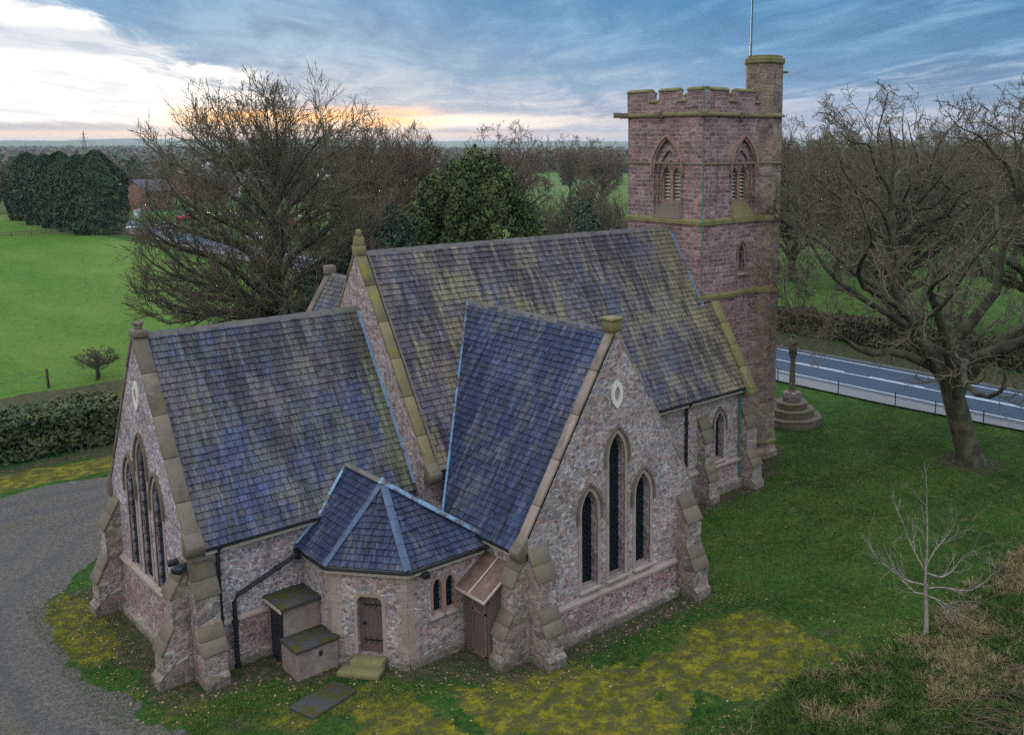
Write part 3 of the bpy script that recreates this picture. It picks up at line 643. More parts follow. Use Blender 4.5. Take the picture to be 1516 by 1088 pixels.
T = 1.6                                     # roof pitch as rise over run
cs = 1/math.hypot(1, T); sn = T/math.hypot(1, T)
# --- walls
def walls():
    # chancel: east gable at x=9.15, side walls y=27.6 and 34.4
    ZR = 9.82; x0, x1, yn, ys_ = 9.15, 16.7, 27.6, 34.4
    Ye = -1   # gable seen from the east: u runs towards -y
    gab = [(-ys_, 0), (-yn, 0), (-yn, ZR-T*(YN-yn)-.02), (-YN, ZR-.02), (-ys_, ZR-T*(YN-yn)-.02)]
    wins = [(-32.3, 1.95, 4.75, .78), (-31.07, 1.95, 5.7, .78), (-29.84, 1.95, 4.75, .78)]
    m = MB(); panel(m, gab, [lancet(*w) for w in wins], (x0, 0, 0), (0, -1, 0), (0, 0, 1), .5)
    zt = ZR-T*(YN-yn)-.02
    m.face([(x0, yn, 0), (x1, yn, 0), (x1, yn, zt), (x0, yn, zt)]); m.face([(x1, ys_, 0), (x0, ys_, 0), (x0, ys_, zt), (x1, ys_, zt)])
    m.build('chancel_wall', M_rubN, CH)
    for w in wins: window(w, (x0, 0, 0), (0, -1, 0), hood=True, depth=.11)
    # red band below the windows, string and skirting
    m = MB(); m.box((x0-.04, 28.2, .3), (x0+.01, 33.7, 1.86)); m.box((10.0, yn-.04, .3), (x1-.1, yn+.01, 1.42)); [q_.build('plinth_band', M_band, CH) for q_ in m.each(2)]
    m = MB(); m.prism([(x0-.13, 28.2, 1.86), (x0-.13, 28.2, 1.93), (x0, 28.2, 2.02), (x0, 28.2, 1.86)], (0, 5.5, 0)); m.prism([(9.9, yn-.11, 1.42), (9.9, yn, 1.42), (9.9, yn, 1.56), (9.9, yn-.11, 1.49)], (6.7, 0, 0)); [q_.build('string_course', M_ash, CH) for q_ in m.each(2)]
    m = MB(); m.prism([(x0-.2, 28.2, 0), (x0-.2, 28.2, .22), (x0, 28.2, .36), (x0, 28.2, 0)], (0, 5.5, 0)); m.prism([(9.9, yn-.16, 0), (9.9, yn, 0), (9.9, yn, .34), (9.9, yn-.16, .22)], (2.7, 0, 0)); [q_.build('wall_footing', M_butt, CH) for q_ in m.each(2)]
    # nave
    ZN = 11.78; a, b, yn, ys_ = 16.7, 33.9, 26.9, 35.1; zt = ZN-T*(YN-yn)-.02
    gab = [(-ys_, 0), (-yn, 0), (-yn, zt), (-YN, ZN-.02), (-ys_, zt)]
    m = MB(); panel(m, gab, [], (a, 0, 0), (0, -1, 0), (0, 0, 1), .5)
    panel(m, [(p[0]*-1, p[1]) for p in gab][::-1], [], (b, 0, 0), (0, 1, 0), (0, 0, 1), .5)
    nw = [(32.05, 1.6, 3.2, .56), (27.6, 1.6, 3.2, .56)]
    panel(m, [(a, 0), (b, 0), (b, zt), (a, zt)], [lancet(*w) for w in nw], (0, yn, 0), (1, 0, 0), (0, 0, 1), .45)
    m.face([(b, ys_, 0), (a, ys_, 0), (a, ys_, zt), (b, ys_, zt)]); m.build('nave_wall', M_rub, CH)
    for w in nw: window(w, (0, yn, 0), (1, 0, 0), hood=True)
    m = MB(); m.box((24.4, yn-.05, .45), (30.6, yn+.01, 1.28)); m.box((31.25, yn-.05, .45), (33.4, yn+.01, 1.28)); [q_.build('plinth_band', M_band, CH) for q_ in m.each(2)]
    m = MB(); m.prism([(24.4, yn-.14, 1.28), (24.4, yn, 1.28), (24.4, yn, 1.44), (24.4, yn-.14, 1.36)], (9.1, 0, 0)); m.build('string_course', M_ash, CH)
    m = MB(); m.prism([(24.4, yn-.2, 0), (24.4, yn, 0), (24.4, yn, .5), (24.4, yn-.2, .4)], (9.1, 0, 0)); m.build('wall_footing', M_butt, CH)
    # transepts (the far one mirrors the near one)
    ZT = 9.74; xc = 20.6; hw = 3.72; zt = ZT-T*(hw)-.02+.25
    for far in (0, 1):
        y = 21.6 if not far else 40.8
        N = -1 if not far else 1
        gab = [(xc-hw, 0), (xc+hw, 0), (xc+hw, ZT-T*hw-.02), (xc, ZT-.02), (xc-hw, ZT-T*hw-.02)]
        wins = [(19.42, 1.57, 4.1, .68), (20.62, 1.57, 5.7, .7), (21.82, 1.57, 4.1, .68)]
        m = MB()
        if not far: panel(m, gab, [lancet(*w) for w in wins], (0, y, 0), (1, 0, 0), (0, 0, 1), .5)
        else: panel(m, [(-p[0], p[1]) for p in gab][::-1], [], (0, y, 0), (-1, 0, 0), (0, 0, 1), .5)
        z2 = ZT-T*hw-.02; ya, yb = (y, 26.9) if not far else (35.1, y)
        m.face([(xc-hw, yb, 0), (xc-hw, ya, 0), (xc-hw, ya, z2), (xc-hw, yb, z2)]); m.face([(xc+hw, ya, 0), (xc+hw, yb, 0), (xc+hw, yb, z2), (xc+hw, ya, z2)])
        m.build('transept_wall', M_rub, CH)
        if not far:
            for i, w in enumerate(wins): window(w, (0, y, 0), (1, 0, 0), hood=True)
            m = MB(); m.box((17.7, y-.05, .3), (23.45, y+.01, 1.18)); m.build('plinth_band', M_band, CH)
            m = MB(); m.prism([(17.7, y-.14, 1.18), (17.7, y, 1.18), (17.7, y, 1.34), (17.7, y-.14, 1.26)], (5.75, 0, 0)); m.build('string_course', M_ash, CH)
            m = MB(); m.prism([(17.7, y-.24, 0), (17.7, y, 0), (17.7, y, .36), (17.7, y-.24, .22)], (5.75, 0, 0)); m.build('wall_footing', M_butt, CH)
    # dressed quoins on the gable corners
    rng = random.Random(5)
    for (cx, cy, sx, sy, zt_) in ((9.15, 27.6, 1, 1, 3.9), (16.88, 21.6, 1, 1, 3.3), (24.32, 21.6, -1, 1, 3.3), (33.9, 26.9, -1, 1, 4.6)):
        z = 2.2 if cx < 10 else .4; k = 0; m = MB()
        while z < zt_:
            h = rng.uniform(.2, .32); la, lb = (.46, .26) if k % 2 else (.26, .46); e = .012
            m.box((min(cx-e*sx, cx+la*sx), min(cy-e*sy, cy+lb*sy), z+.006), (max(cx-e*sx, cx+la*sx), max(cy-e*sy, cy+lb*sy), z+h-.006), (rng.random(),)*3); z += h; k += 1
        m.build('quoin_stones', M_ash, CH)
def window(w, O, U, hood=True, name='lancet_window', depth=.3, mat=None, frame=.13):
    cx, z0, zs, ww = w; V = Vector((0, 0, 1)); Uv = Vector(U); N = Uv.cross(V); Ov = Vector(O)
    m = MB(); ring(m, lancet(cx, z0, zs, ww), lancet_off(cx, z0, zs, ww, frame), Ov, Uv, V, -.02, .025)
    wo = m.build(name, mat or M_ash, CH)
    g = MB(); pts = lancet(cx, z0-.02, zs, ww+.02); P3 = [Ov+Uv*p[0]+V*p[1]-N*depth for p in pts]; g.face(P3, None, [(p[0], p[1]) for p in pts])
    g.build('glass', M_glass, wo)
    b = MB(); z = z0+.35
    while z < zs+.3: b.obox(Ov+Uv*(cx-ww/2)+V*z-N*(depth-.04), Ov+Uv*(cx+ww/2)+V*z-N*(depth-.04), .025, .025); z += .42
    for q_ in b.each(len(b.f)//6): q_.build('glazing_bar', M_iron, wo)
    s = MB(); A = Ov+Uv*(cx-ww/2-.12); B = Ov+Uv*(cx+ww/2+.12)
    s.prism([A-N*(depth-.02)+V*(z0-.14), A+N*.1+V*(z0-.14), A+N*.1+V*(z0-.06), A-N*(depth-.02)+V*(z0+.07)], B-A); s.build('sill', M_ash, wo, bevel=.008)
    if hood:
        h = MB(); i0 = lancet_off(cx, zs-.25, zs-.22, ww, frame+.005); o0 = lancet_off(cx, zs-.25, zs-.22, ww, frame+.09)
        i0 = lancet_off(cx, zs-.3, zs, ww, frame+.005); o0 = lancet_off(cx, zs-.3, zs, ww, frame+.09)
        ring(h, i0, o0, Ov, Uv, V, -.01, .085); h.build('hood_mould', M_cop, wo)
    return wo
walls()

def buttress(P, out, along, w, prof=None, mat=None, zt=3.6):
    """P: foot corner on the wall; out: unit vector away from the wall; along: unit vector along it"""
    P, D, A = Vector(P), Vector(out), Vector(along); Z = Vector((0, 0, 1))
    k = zt/3.6
    pr = prof or [(0, zt), (.5, 2.72*k), (.5, 1.8*k), (.84, 1.1*k), (.84, .42), (.98, .3), (.98, 0), (0, 0)]
    m = MB(); m.prism([P+D*(d-.02 if d == 0 else d)+Z*z-D*(.05 if d == 0 else 0) for d, z in pr], A*w); o = m.build('buttress', mat or M_butt, CH)
    rng = random.Random(P.x*7+P.y)
    for (d0, z0), (d1, z1) in ((pr[0], pr[1]), (pr[2], pr[3])):
        c = MB()
        a = P+D*d0+Z*z0; b = P+D*(d1+.05)+Z*(z1-.06); n = (b-a).normalized(); nn = A.cross(n).normalized()
        if nn.dot(D) < 0: nn = -nn
        kk = 2
        for i in range(kk):
            p = a+(b-a)*(i/kk); q = a+(b-a)*((i+1)/kk)-n*.008; t0 = .02; t1 = .03; col = (rng.random(),)*3
            lo = [p-A*.03, p+A*(w+.03), q+A*(w+.03), q-A*.03]
            hi = [lo[0]+nn*t0, lo[1]+nn*t0, lo[2]+nn*t1, lo[3]+nn*t1]
            f = [lo[0]-nn*.05, lo[1]-nn*.05, lo[2]-nn*.05, lo[3]-nn*.05]
            if (lo[1]-lo[0]).cross(lo[3]-lo[0]).dot(nn) > 0: c.hexa(f+hi, col)
            else: c.hexa([f[0], f[3], f[2], f[1], hi[0], hi[3], hi[2], hi[1]], col)
        c.build('weathering', M_cop, o, bevel=.01)
    return o
buttress((9.15, 26.75+.85, 0), (0, -1, 0), (1, 0, 0), .68)
buttress((9.15, 27.62, 0), (-1, 0, 0), (0, 1, 0), .68)
buttress((9.15, 33.72, 0), (-1, 0, 0), (0, 1, 0), .68, zt=3.9)
buttress((16.92, 21.6, 0), (0, -1, 0), (1, 0, 0), .68)
buttress((16.88, 21.64, 0), (-1, 0, 0), (0, 1, 0), .62, zt=3.4)
buttress((23.52, 21.6, 0), (0, -1, 0), (1, 0, 0), .72)
buttress((30.6, 26.9, 0), (0, -1, 0), (1, 0, 0), .62, zt=3.8, prof=[(0, 3.8), (.45, 2.8), (.45, 1.7), (.7, 1.1), (.7, .42), (.8, .3), (.8, 0), (0, 0)])
buttress((33.55, 26.9, 0), (0, -1, 0), (1, 0, 0), .7, zt=3.85, prof=[(0, 3.85), (.4, 2.9), (.4, 1.7), (.74, 1.1), (.74, .42), (.88, .3), (.88, 0), (0, 0)])

# --- roofs
def roofs():
    # chancel 9.3..16.75
    ZR = 9.82; ye = 27.36; L = (YN-ye)/cs
    slates('chancel_roof', (9.5, ye, ZR-T*(YN-ye)), (1, 0, 0), (0, cs, sn), [(0, 0), (7.2, 0), (7.2, L), (0, L)], M_sl2, seed=2)
    slates('chancel_roof', (16.7, 2*YN-ye, ZR-T*(YN-ye)), (-1, 0, 0), (0, -cs, sn), [(0, 0), (7.2, 0), (7.2, L), (0, L)], M_sl2, seed=3, h=.3, w=.5)
    ridge((9.5, YN, ZR), (16.7, YN, ZR), T)
    # nave 17.1..33.5
    ZN = 11.78; ye = 26.6; L = (YN-ye)/cs
    slates('nave_roof', (17.1, ye, ZN-T*(YN-ye)), (1, 0, 0), (0, cs, sn), [(0, 0), (16.4, 0), (16.4, L), (0, L)], M_sl1, seed=4, h=.225, w=.28)
    slates('nave_roof', (33.5, 2*YN-ye, ZN-T*(YN-ye)), (-1, 0, 0), (0, -cs, sn), [(0, 0), (16.4, 0), (16.4, L), (0, L)], M_sl1, seed=5, h=.35, w=.6)
    ridge((17.1, YN, ZN), (33.0, YN, ZN), T)
    # transepts: ridge x=20.6, eaves x=16.7 and 24.5
    ZT = 9.74; xc = 20.6; xe = 16.68; L = (xc-xe)/cs
    for far in (0, 1):
        # the slope meets the nave roof along a valley: where nave z = transept z
        yv = YN-(ZN-ZT)/T                      # valley head (near side)
        ylo = YN-(ZN-(ZT-T*(xc-xe)))/T          # valley foot
        if not far:
            y0 = 21.98; ln = yv-y0; lf = ylo-y0
            slates('transept_roof', (xe, y0, ZT-T*(xc-xe)), (0, -1, 0), (cs, 0, sn), [(-lf, 0), (0, 0), (0, L), (-ln, L)], M_sl3, seed=6)
            slates('transept_roof', (2*xc-xe, y0, ZT-T*(xc-xe)), (0, 1, 0), (-cs, 0, sn), [(0, 0), (lf, 0), (ln, L), (0, L)], M_sl3, seed=7, h=.3, w=.5)
            ridge((xc, y0, ZT), (xc, yv+.05, ZT), T)
            v0 = Vector((xe, ylo, ZT-T*(xc-xe))); v1 = Vector((xc, yv, ZT))
            for sgn, nm in ((1, 'valley_lead'),):
                m = MB(); d = (v1-v0).normalized(); nN = Vector((0, -sn, cs)); nT = Vector((-sn, 0, cs))
                a = d.cross(nN).normalized(); 
                if a.x > 0: a = -a
                b = d.cross(nT).normalized()
                if b.y > 0: b = -b
                for off, n_ in ((a, nN), (b, nT)):
                    P = [v0+n_*.05, v1+n_*.05, v1+n_*.05+off*.09, v0+n_*.05+off*.09]; q = [p+n_*.025 for p in P]
                    if (P[1]-P[0]).cross(P[3]-P[0]).dot(n_) > 0: m.hexa(P+q)
                    else: m.hexa([P[0], P[3], P[2], P[1], q[0], q[3], q[2], q[1]])
                m.build(nm, M_lead, CH)
        else:
            y0 = 40.5; yv2 = 2*YN-yv; yl2 = 2*YN-ylo
            slates('transept_roof', (xe, yl2-(yl2-yv2), ZT-T*(xc-xe)), (0, -1, 0), (cs, 0, sn), [(-(y0-yv2), 0), (-(yl2-yv2), 0), (0, L), (-(y0-yv2), L)], M_sl2, seed=8)
            slates('transept_roof', (2*xc-xe, yv2, ZT-T*(xc-xe)), (0, 1, 0), (-cs, 0, sn), [(yl2-yv2, 0), (y0-yv2, 0), (y0-yv2, L), (0, L)], M_sl2, seed=9, h=.3, w=.5)
            ridge((xc, yv2, ZT), (xc, y0, ZT), T)
    # copings
    e = .10
    def gable(axis, c, half, zr, wall, w, mat=None):
        """axis 'x': gable lies in a plane x=wall with apex at y=c"""
        for s_ in (-1, 1):
            if axis == 'x': A = (wall, c+s_*half, zr-T*half+e); B = (wall, c, zr+e); ac = (1, 0, 0)
            else: A = (c+s_*half, wall, zr-T*half+e); B = (c, wall, zr+e); ac = (0, 1, 0)
            coping(A, B, w*.86, .05, ac, seg=1.35, mat=mat)
            # kneeler at the foot
            A = Vector(A); m = MB(); d = Vector((0, s_, 0)) if axis == 'x' else Vector((s_, 0, 0)); X = Vector(ac)*w/2
            pr = [A-d*.3+Vector((0, 0, .5)), A-d*.3-Vector((0, 0, .3)), A+d*.02-Vector((0, 0, .3)), A+d*.14-Vector((0, 0, .08)), A+d*.14+Vector((0, 0, .04))]
            m.prism([p-X*1.06 for p in pr], X*2.12); m.build('kneeler', M_cop, CH, bevel=.015)
    gable('x', YN, 3.62, 9.82, 9.32, .50)
    gable('x', YN, 4.5, 11.78, 16.86, .44, M_olive)
    gable('y', 20.6, 3.95, 9.74, 21.8, .4, M_palecop)
    gable('y', 20.6, 3.95, 9.74, 40.68, .46)
    for s_ in (-1, 1): coping((33.72, YN+s_*4.55, 11.78-T*4.55+e), (33.72, YN+s_*2.2, 11.78-T*2.2+e), .5, .16, (1, 0, 0), mat=M_mossy)
    m = MB(); m.prism([(33.46, 26.3, 4.35), (33.46, 26.9, 4.35), (33.46, 26.9, 5.3), (33.46, 26.4, 4.7), (33.46, 26.3, 4.6)], (.54, 0, 0)); m.build('kneeler', M_mossy, CH, bevel=.015)
    # finials
    m = MB()      # broken cross stump on the nave gable
    m.box((16.68, 30.8, 11.7), (17.04, 31.2, 12.05)); m.prism([(16.7, 30.82, 12.05), (16.7, 31.18, 12.05), (16.7, 31.08, 12.4), (16.7, 30.92, 12.4)], (.32, 0, 0)); m.tube([(16.86, 31, 12.35), (16.86, 31, 12.56), (16.86, 31, 12.64)], [.1, .12, .05], 8); m.build('finial', M_mossy, CH, bevel=.02)
    m = MB(); m.box((20.38, 21.58, 9.75), (20.82, 22.02, 10.1)); m.box((20.33, 21.53, 10.1), (20.87, 22.07, 10.2)); m.build('finial', M_mossy, CH, bevel=.02)
    m = MB(); m.box((20.38, 40.46, 9.75), (20.82, 40.9, 10.15)); m.build('finial', M_cop, CH, bevel=.02)
    m = MB()      # chancel apex: worn foliate stump
    m.box((9.1, 30.78, 9.8), (9.54, 31.22, 10.02)); m.tube([(9.32, 31, 10), (9.32, 31, 10.2)], [.13, .1], 8)
    for a in range(5):
        q = a*1.2566; m.tube([(9.32, 31, 10.12), (9.32+.12*math.cos(q), 31+.12*math.sin(q), 10.2), (9.32+.17*math.cos(q), 31+.17*math.sin(q), 10.27)], [.06, .055, .03], 6)
    m.build('finial', M_cop, CH, bevel=.01)
    # vesica openings in the gables
    for (O, U, cx, cz) in (((0, 21.6, 0), (1, 0, 0), 20.62, 7.72), ((9.15, 0, 0), (0, -1, 0), -31.05, 7.95)):
        def ves(w, h, n=9):
            r = (w*w+h*h)/(2*w); a0 = math.asin(h/r); pts = []
            for i in range(n): a = -a0+2*a0*i/(n-1); pts.append((cx-(r-w)+r*math.cos(a), cz+r*math.sin(a)))
            for i in range(1, n-1): a = -a0+2*a0*i/(n-1); pts.append((cx+(r-w)-r*math.cos(a), cz-r*math.sin(a)))
            return pts
        m = MB(); ring(m, ves(.12, .26), ves(.26, .47), O, U, (0, 0, 1), 0, .05, False); vo = m.build('vesica_niche', M_lime, CH)
        N = Vector(U).cross(Vector((0, 0, 1))); g = MB(); g.face([Vector(O)+Vector(U)*p[0]+Vector((0, 0, p[1]))+N*.012 for p in ves(.13, .27)]); g.build('niche_back', M_ash, vo)
    # lead soakers where the roofs meet walls
    def lead(A, B, n_, w=.14, mat=M_lead):
        A, B, n_ = Vector(A), Vector(B), Vector(n_); m = MB(); m.obox(A, B, w, .03, None, n_, .02); m.build('lead_flashing', mat, CH)
    zc = lambda y: 9.82-T*(YN-y)
    lead((16.66, 27.45, zc(27.45)+.07), (16.66, 30.9, zc(30.9)+.07), (0, -sn, cs), .1)
    zn = lambda y: 11.78-T*(YN-y)
    lead((32.96, 28.75, zn(28.75)+.08), (32.96, 30.95, zn(30.95)+.08), (0, -sn, cs), .12)
    lead((32.9, 28.86, 8.45), (33.6, 28.86, 8.45), (0, 0, 1), .16)
    lead((17.16, 26.75, zn(26.75)+.05), (17.16, 30.9, zn(30.9)+.05), (0, -sn, cs), .08, M_cop)
roofs()

# --- gutters, eaves boards, downpipes
def gutter(A, B, parent=None, fascia=True, r=.065, side=(0, 1, 0)):
    A, B = Vector(A), Vector(B); m = MB(); d = (B-A).normalized(); X = Vector(side); k = 6
    ringp = [(math.cos(math.pi+math.pi*i/k)*r, math.sin(math.pi+math.pi*i/k)*r) for i in range(k+1)]
    for i in range(k):
        p, q = ringp[i], ringp[i+1]
        for sgn, rr in ((1, 1), (-1, .85)):
            P = [A+X*p[0]*rr+Vector((0, 0, p[1]*rr)), B+X*p[0]*rr+Vector((0, 0, p[1]*rr)), B+X*q[0]*rr+Vector((0, 0, q[1]*rr)), A+X*q[0]*rr+Vector((0, 0, q[1]*rr))]
            m.face(P if sgn > 0 else P[::-1])
    g = m.build('gutter', M_iron, CH)
    if fascia:
        f = MB(); f.obox(A+X*.11-Vector((0, 0, .2)), B+X*.11-Vector((0, 0, .2)), .06, .2); f.build('eaves_board', M_fascia, g)
    return g
gutter((9.6, 27.30, 4.0), (13.15, 27.30, 4.0))
gutter((24.45, 26.54, 4.72), (33.4, 26.54, 4.72))
gutter((16.62, 26.3, 3.48), (16.62, 22.1, 3.48), side=(1, 0, 0))
gutter((24.58, 22.1, 3.48), (24.58, 26.3, 3.48), side=(-1, 0, 0))
def pipe(pts, r=.05, name='downpipe', brackets=True, mat=None):
    m = MB(); m.tube(pts, r, 8)
    for a, b in zip(pts, pts[1:]):
        a, b = Vector(a), Vector(b); L = (b-a).length
        if brackets and L > 1:
            z = .6
            while z < L: p = a+(b-a).normalized()*z; m.tube([p, p+(b-a).normalized()*.07], r*1.45, 8); z += 1.4
    return m.build(name, mat or M_iron, CH)
pipe([(10.0, 27.30, 3.95), (10.0, 27.52, 3.7), (10.0, 27.52, .1)], .06)
pipe([(12.42, 27.35, 3.1), (12.3, 27.42, 2.95), (10.45, 27.42, 2.28), (10.36, 27.42, 2.1), (10.36, 27.42, .05)], .07)
m = MB(); m.prism([(12.32, 27.28, 2.85), (12.32, 27.5, 2.85), (12.32, 27.55, 3.15), (12.32, 27.2, 3.15)], (.22, 0, 0)); m.build('hopper', M_iron, CH)
pipe([(16.64, 23.75, 3.42), (16.8, 23.85, 3.2), (16.8, 23.85, 2.4)], .06)
pipe([(29.76, 26.54, 4.65), (29.76, 26.8, 4.4), (29.76, 26.8, .1)], .06)
pipe([(33.38, 26.54, 4.65), (33.38, 26.8, 4.4), (33.38, 26.8, .1)], .04, mat=M_conduct)

# --- tower
def tower():
    x0, x1, y0, y1 = 33.0, 38.0, 28.9, 33.75; zt = 17.1
    we = (-31.1, 12.25, 14.35, 1.72); wn = (35.9, 12.25, 14.35, 1.72)
    m = MB()
    panel(m, [(-y1, 0), (-y0, 0), (-y0, zt), (-y1, zt)], [lancet(*we, n=10, k=1.05)], (x0, 0, 0), (0, -1, 0), (0, 0, 1), .36)
    sm = (35.85, 9.55, 10.5, .4)
    panel(m, [(x0, 0), (x1, 0), (x1, zt), (x0, zt)], [lancet(*wn, n=10, k=1.05), lancet(*sm)], (0, y0, 0), (1, 0, 0), (0, 0, 1), .36)
    m.face([(x1, y0, 0), (x1, y1, 0), (x1, y1, zt), (x1, y0, zt)]); m.face([(x1, y1, 0), (x0, y1, 0), (x0, y1, zt), (x1, y1, zt)])
    m.face([(x0, y0, zt), (x1, y0, zt), (x1, y1, zt), (x0, y1, zt)])
    m.build('tower_wall', M_tow, CH)
    window(sm, (0, y0, 0), (1, 0, 0), True, 'lancet_window', .28, M_tow, .1)
    # belfry openings: recessed orders, two lights, tracery, louvres
    for w, O, U in ((we, (x0, 0, 0), (0, -1, 0)), (wn, (0, y0, 0), (1, 0, 0))):
        cx, z0, zs, ww = w; Ov, Uv, V = Vector(O), Vector(U), Vector((0, 0, 1)); N = Uv.cross(V)
        m = MB(); k = 1.05
        out = lancet(cx, z0, zs, ww, 10, k); 
        ring(m, out, lancet_off(cx, z0, zs, ww, .1, 10, k), Ov, Uv, V, -.01, .05)
        bo = m.build('belfry_window', M_tow, CH)
        o2 = MB(); sc = lambda f, dz=0: [(cx+(p[0]-cx)*f, z0+(p[1]-z0)*f+dz) for p in out]
        prev = out; d = 0
        for f in (.86, .73):
            cur = sc(f); ring(o2, cur, prev, Ov, Uv, V, -(d+.3), -(d+.12)); prev = cur; d += .12
        o2.build('moulded_order', M_tow, bo)
        hd = MB(); ring(hd, lancet_off(cx, zs-.15, zs, ww, .105, 10, k), lancet_off(cx, zs-.15, zs, ww, .2, 10, k), Ov, Uv, V, -.01, .12); hd.build('hood_mould', M_red, bo)
        tr = MB(); inner = sc(.735); wi = ww*.735; lw = wi*.36
        lights = [lancet(cx+s_*wi*.245, z0+.72, zs-.15, lw, 6, .8) for s_ in (-1, 1)]
        q = [(cx+.17*math.cos(a*math.pi/6), zs+.52+.17*math.sin(a*math.pi/6)) for a in range(12)]
        panel(tr, inner, lights+[q], Ov-N*.3, Uv, V, .12, True); tr.build('tracery', M_red, bo)
        lo = MB(); z = z0+.78
        lv_n = 8
        while z < zs+.35:
            A = Ov+Uv*(cx-wi*.46)-N*.42+V*z; B = Ov+Uv*(cx+wi*.46)-N*.42+V*z
            lo.prism([A+N*.0, A-N*.2+V*.13, A-N*.2+V*.16, A+V*.03], B-A); z += .17
        nl = len(range(int((zs+.35-z0-.78)/.17)+1))
        for q_ in lo.each(max(1, sum(1 for f in lo.f if 1)//lv_n)): q_.build('louvre', M_fascia, bo)
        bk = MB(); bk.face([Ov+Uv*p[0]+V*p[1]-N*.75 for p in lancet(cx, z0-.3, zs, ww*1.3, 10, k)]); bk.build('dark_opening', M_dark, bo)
        sl_ = MB(); A = Ov+Uv*(cx-ww/2); B = Ov+Uv*(cx+ww/2)
        sl_.prism([A-N*.36+V*(z0+.8), A+N*.03+V*(z0+.02), A+N*.07+V*(z0-.02), A+N*.07+V*(z0-.12), A-N*.36+V*(z0-.12)], B-A); sl_.build('sill', M_mossy if w is wn else M_cop, bo)
    # strings
    def band(z, h, pr, mat, turret=True, name='string_course'):
        m = MB(); a = pr
        for P, ext in (((x0, 0), 'E'), ((0, y0), 'N'), ((x1, 0), 'W'), ((0, y1), 'S')):
            pf = [(0, z), (a, z+.02), (a, z+h*.55), (0, z+h)]
            if ext == 'E': m.prism([(x0+.01-d, y0-a, q) for d, q in pf], (0, y1-y0+2*a, 0))
            if ext == 'N': m.prism([(x0+.0, y0+.01-d, q) for d, q in pf], (4.2, 0, 0))
            if ext == 'W': m.prism([(x1-.01+d, y0+1, q) for d, q in pf], (0, y1-y0-1+a, 0))
            if ext == 'S': m.prism([(x0, y1-.01+d, q) for d, q in pf], (x1-x0, 0, 0))
        if turret: octo(m, z, h, a)
        m.build(name, mat, CH)
    TC = (37.86, 29.3); TR = .93
    def octv(r, z): return [(TC[0]+r*math.cos(R(22.5+45*i)), TC[1]+r*math.sin(R(22.5+45*i)), z) for i in range(8)]
    def octo(m, z, h, a):
        A = octv(TR-.01, z); B = octv(TR+a, z+.02); C_ = octv(TR+a, z+h*.55); D = octv(TR-.01, z+h)
        for r0, r1 in ((A, B), (B, C_), (C_, D)):
            for i in range(8): j = (i+1) % 8; m.face([r0[i], r0[j], r1[j], r1[i]])
    m = MB(); z_top = 19.5
    for i in range(8):
        a = octv(TR, 0); b = octv(TR, z_top); j = (i+1) % 8; m.face([a[i], a[j], b[j], b[i]])
    m.build('stair_turret', M_tur, CH)
    m = MB(); octo(m, 0, .55, .16); m.build('turret_base', M_tur, CH); m = MB(); octo(m, .75, .2, .09); m.build('turret_base', M_mossy, CH)
    m = MB()
    for r0, r1, za, zb in ((TR, TR+.09, 19.42, 19.5), (TR+.09, TR+.09, 19.5, 19.7), (TR+.09, TR-.05, 19.7, 19.74), (TR-.05, TR-.05, 19.74, 19.84), (TR-.05, .0, 19.84, 19.86)):
        a = octv(r0, za); b = octv(max(r1, .01), zb)
        for i in range(8): j = (i+1) % 8; m.face([a[i], a[j], b[j], b[i]])
    m.build('turret_cap', M_mossy, CH)
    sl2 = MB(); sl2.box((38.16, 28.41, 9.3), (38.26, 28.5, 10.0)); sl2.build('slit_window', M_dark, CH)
    band(8.45, .3, .1, M_mossy); band(11.95, .32, .1, M_mossy); band(14.7, .12, .07, M_cop); band(16.92, .2, .14, M_mossy)
    # parapet and merlons
    th = .38
    par = MB(); caps = MB()
    def wall_run(side, segs):
        for a, b, top in segs:
            if side == 'E': bx = ((x0, a, 17.1), (x0+th, b, top)); cb = ((x0-.06, a-.0, top), (x0+th+.06, b+.0, top+.16))
            if side == 'N': bx = ((a, y0+.001, 17.1), (b, y0+th, top)); cb = ((a, y0-.06, top), (b, y0+th+.06, top+.16))
            if side == 'W': bx = ((x1-th, a, 17.1), (x1, b, top)); cb = ((x1-th-.06, a, top), (x1+.06, b, top+.16))
            if side == 'S': bx = ((a, y1-th, 17.1), (b, y1-.001, top)); cb = ((a, y1-th-.06, top), (b, y1+.06, top+.16))
            par.box(*bx); 
            (p, q) = cb; caps.box(p, (q[0], q[1], top+.07)); i = .07
            if side in 'EW': caps.prism([(p[0], p[1], top+.072), (q[0], p[1], top+.072), ((p[0]+q[0])/2+.05, p[1], top+.17), ((p[0]+q[0])/2-.05, p[1], top+.17)], (0, q[1]-p[1], 0))
            else: caps.prism([(p[0], p[1], top+.072), (p[0], q[1], top+.072), (p[0], (p[1]+q[1])/2+.05, top+.17), (p[0], (p[1]+q[1])/2-.05, top+.17)], (q[0]-p[0], 0, 0))
    hi, lo = 18.06, 17.56
    wall_run('E', [(28.84, 29.9, hi), (29.9, 30.5, lo), (30.5, 31.7, hi), (31.7, 32.35, lo), (32.35, 33.81, hi)])
    wall_run('N', [(x0+th, 34.75, hi), (34.75, 35.4, lo), (35.4, 36.7, hi), (36.7, 37.1, lo)])
    wall_run('W', [(30.1, 30.6, lo), (30.6, 31.7, hi), (31.7, 32.35, lo), (32.35, 33.81, hi)])
    wall_run('S', [(x0+th, 34.6, hi), (34.6, 35.3, lo), (35.3, 36.4, hi), (36.4, 37.0, lo), (37.0, x1-th, hi)])
    par.build('parapet', M_tow, CH); caps.build('merlon_cap', M_mossy, CH, bevel=.01)
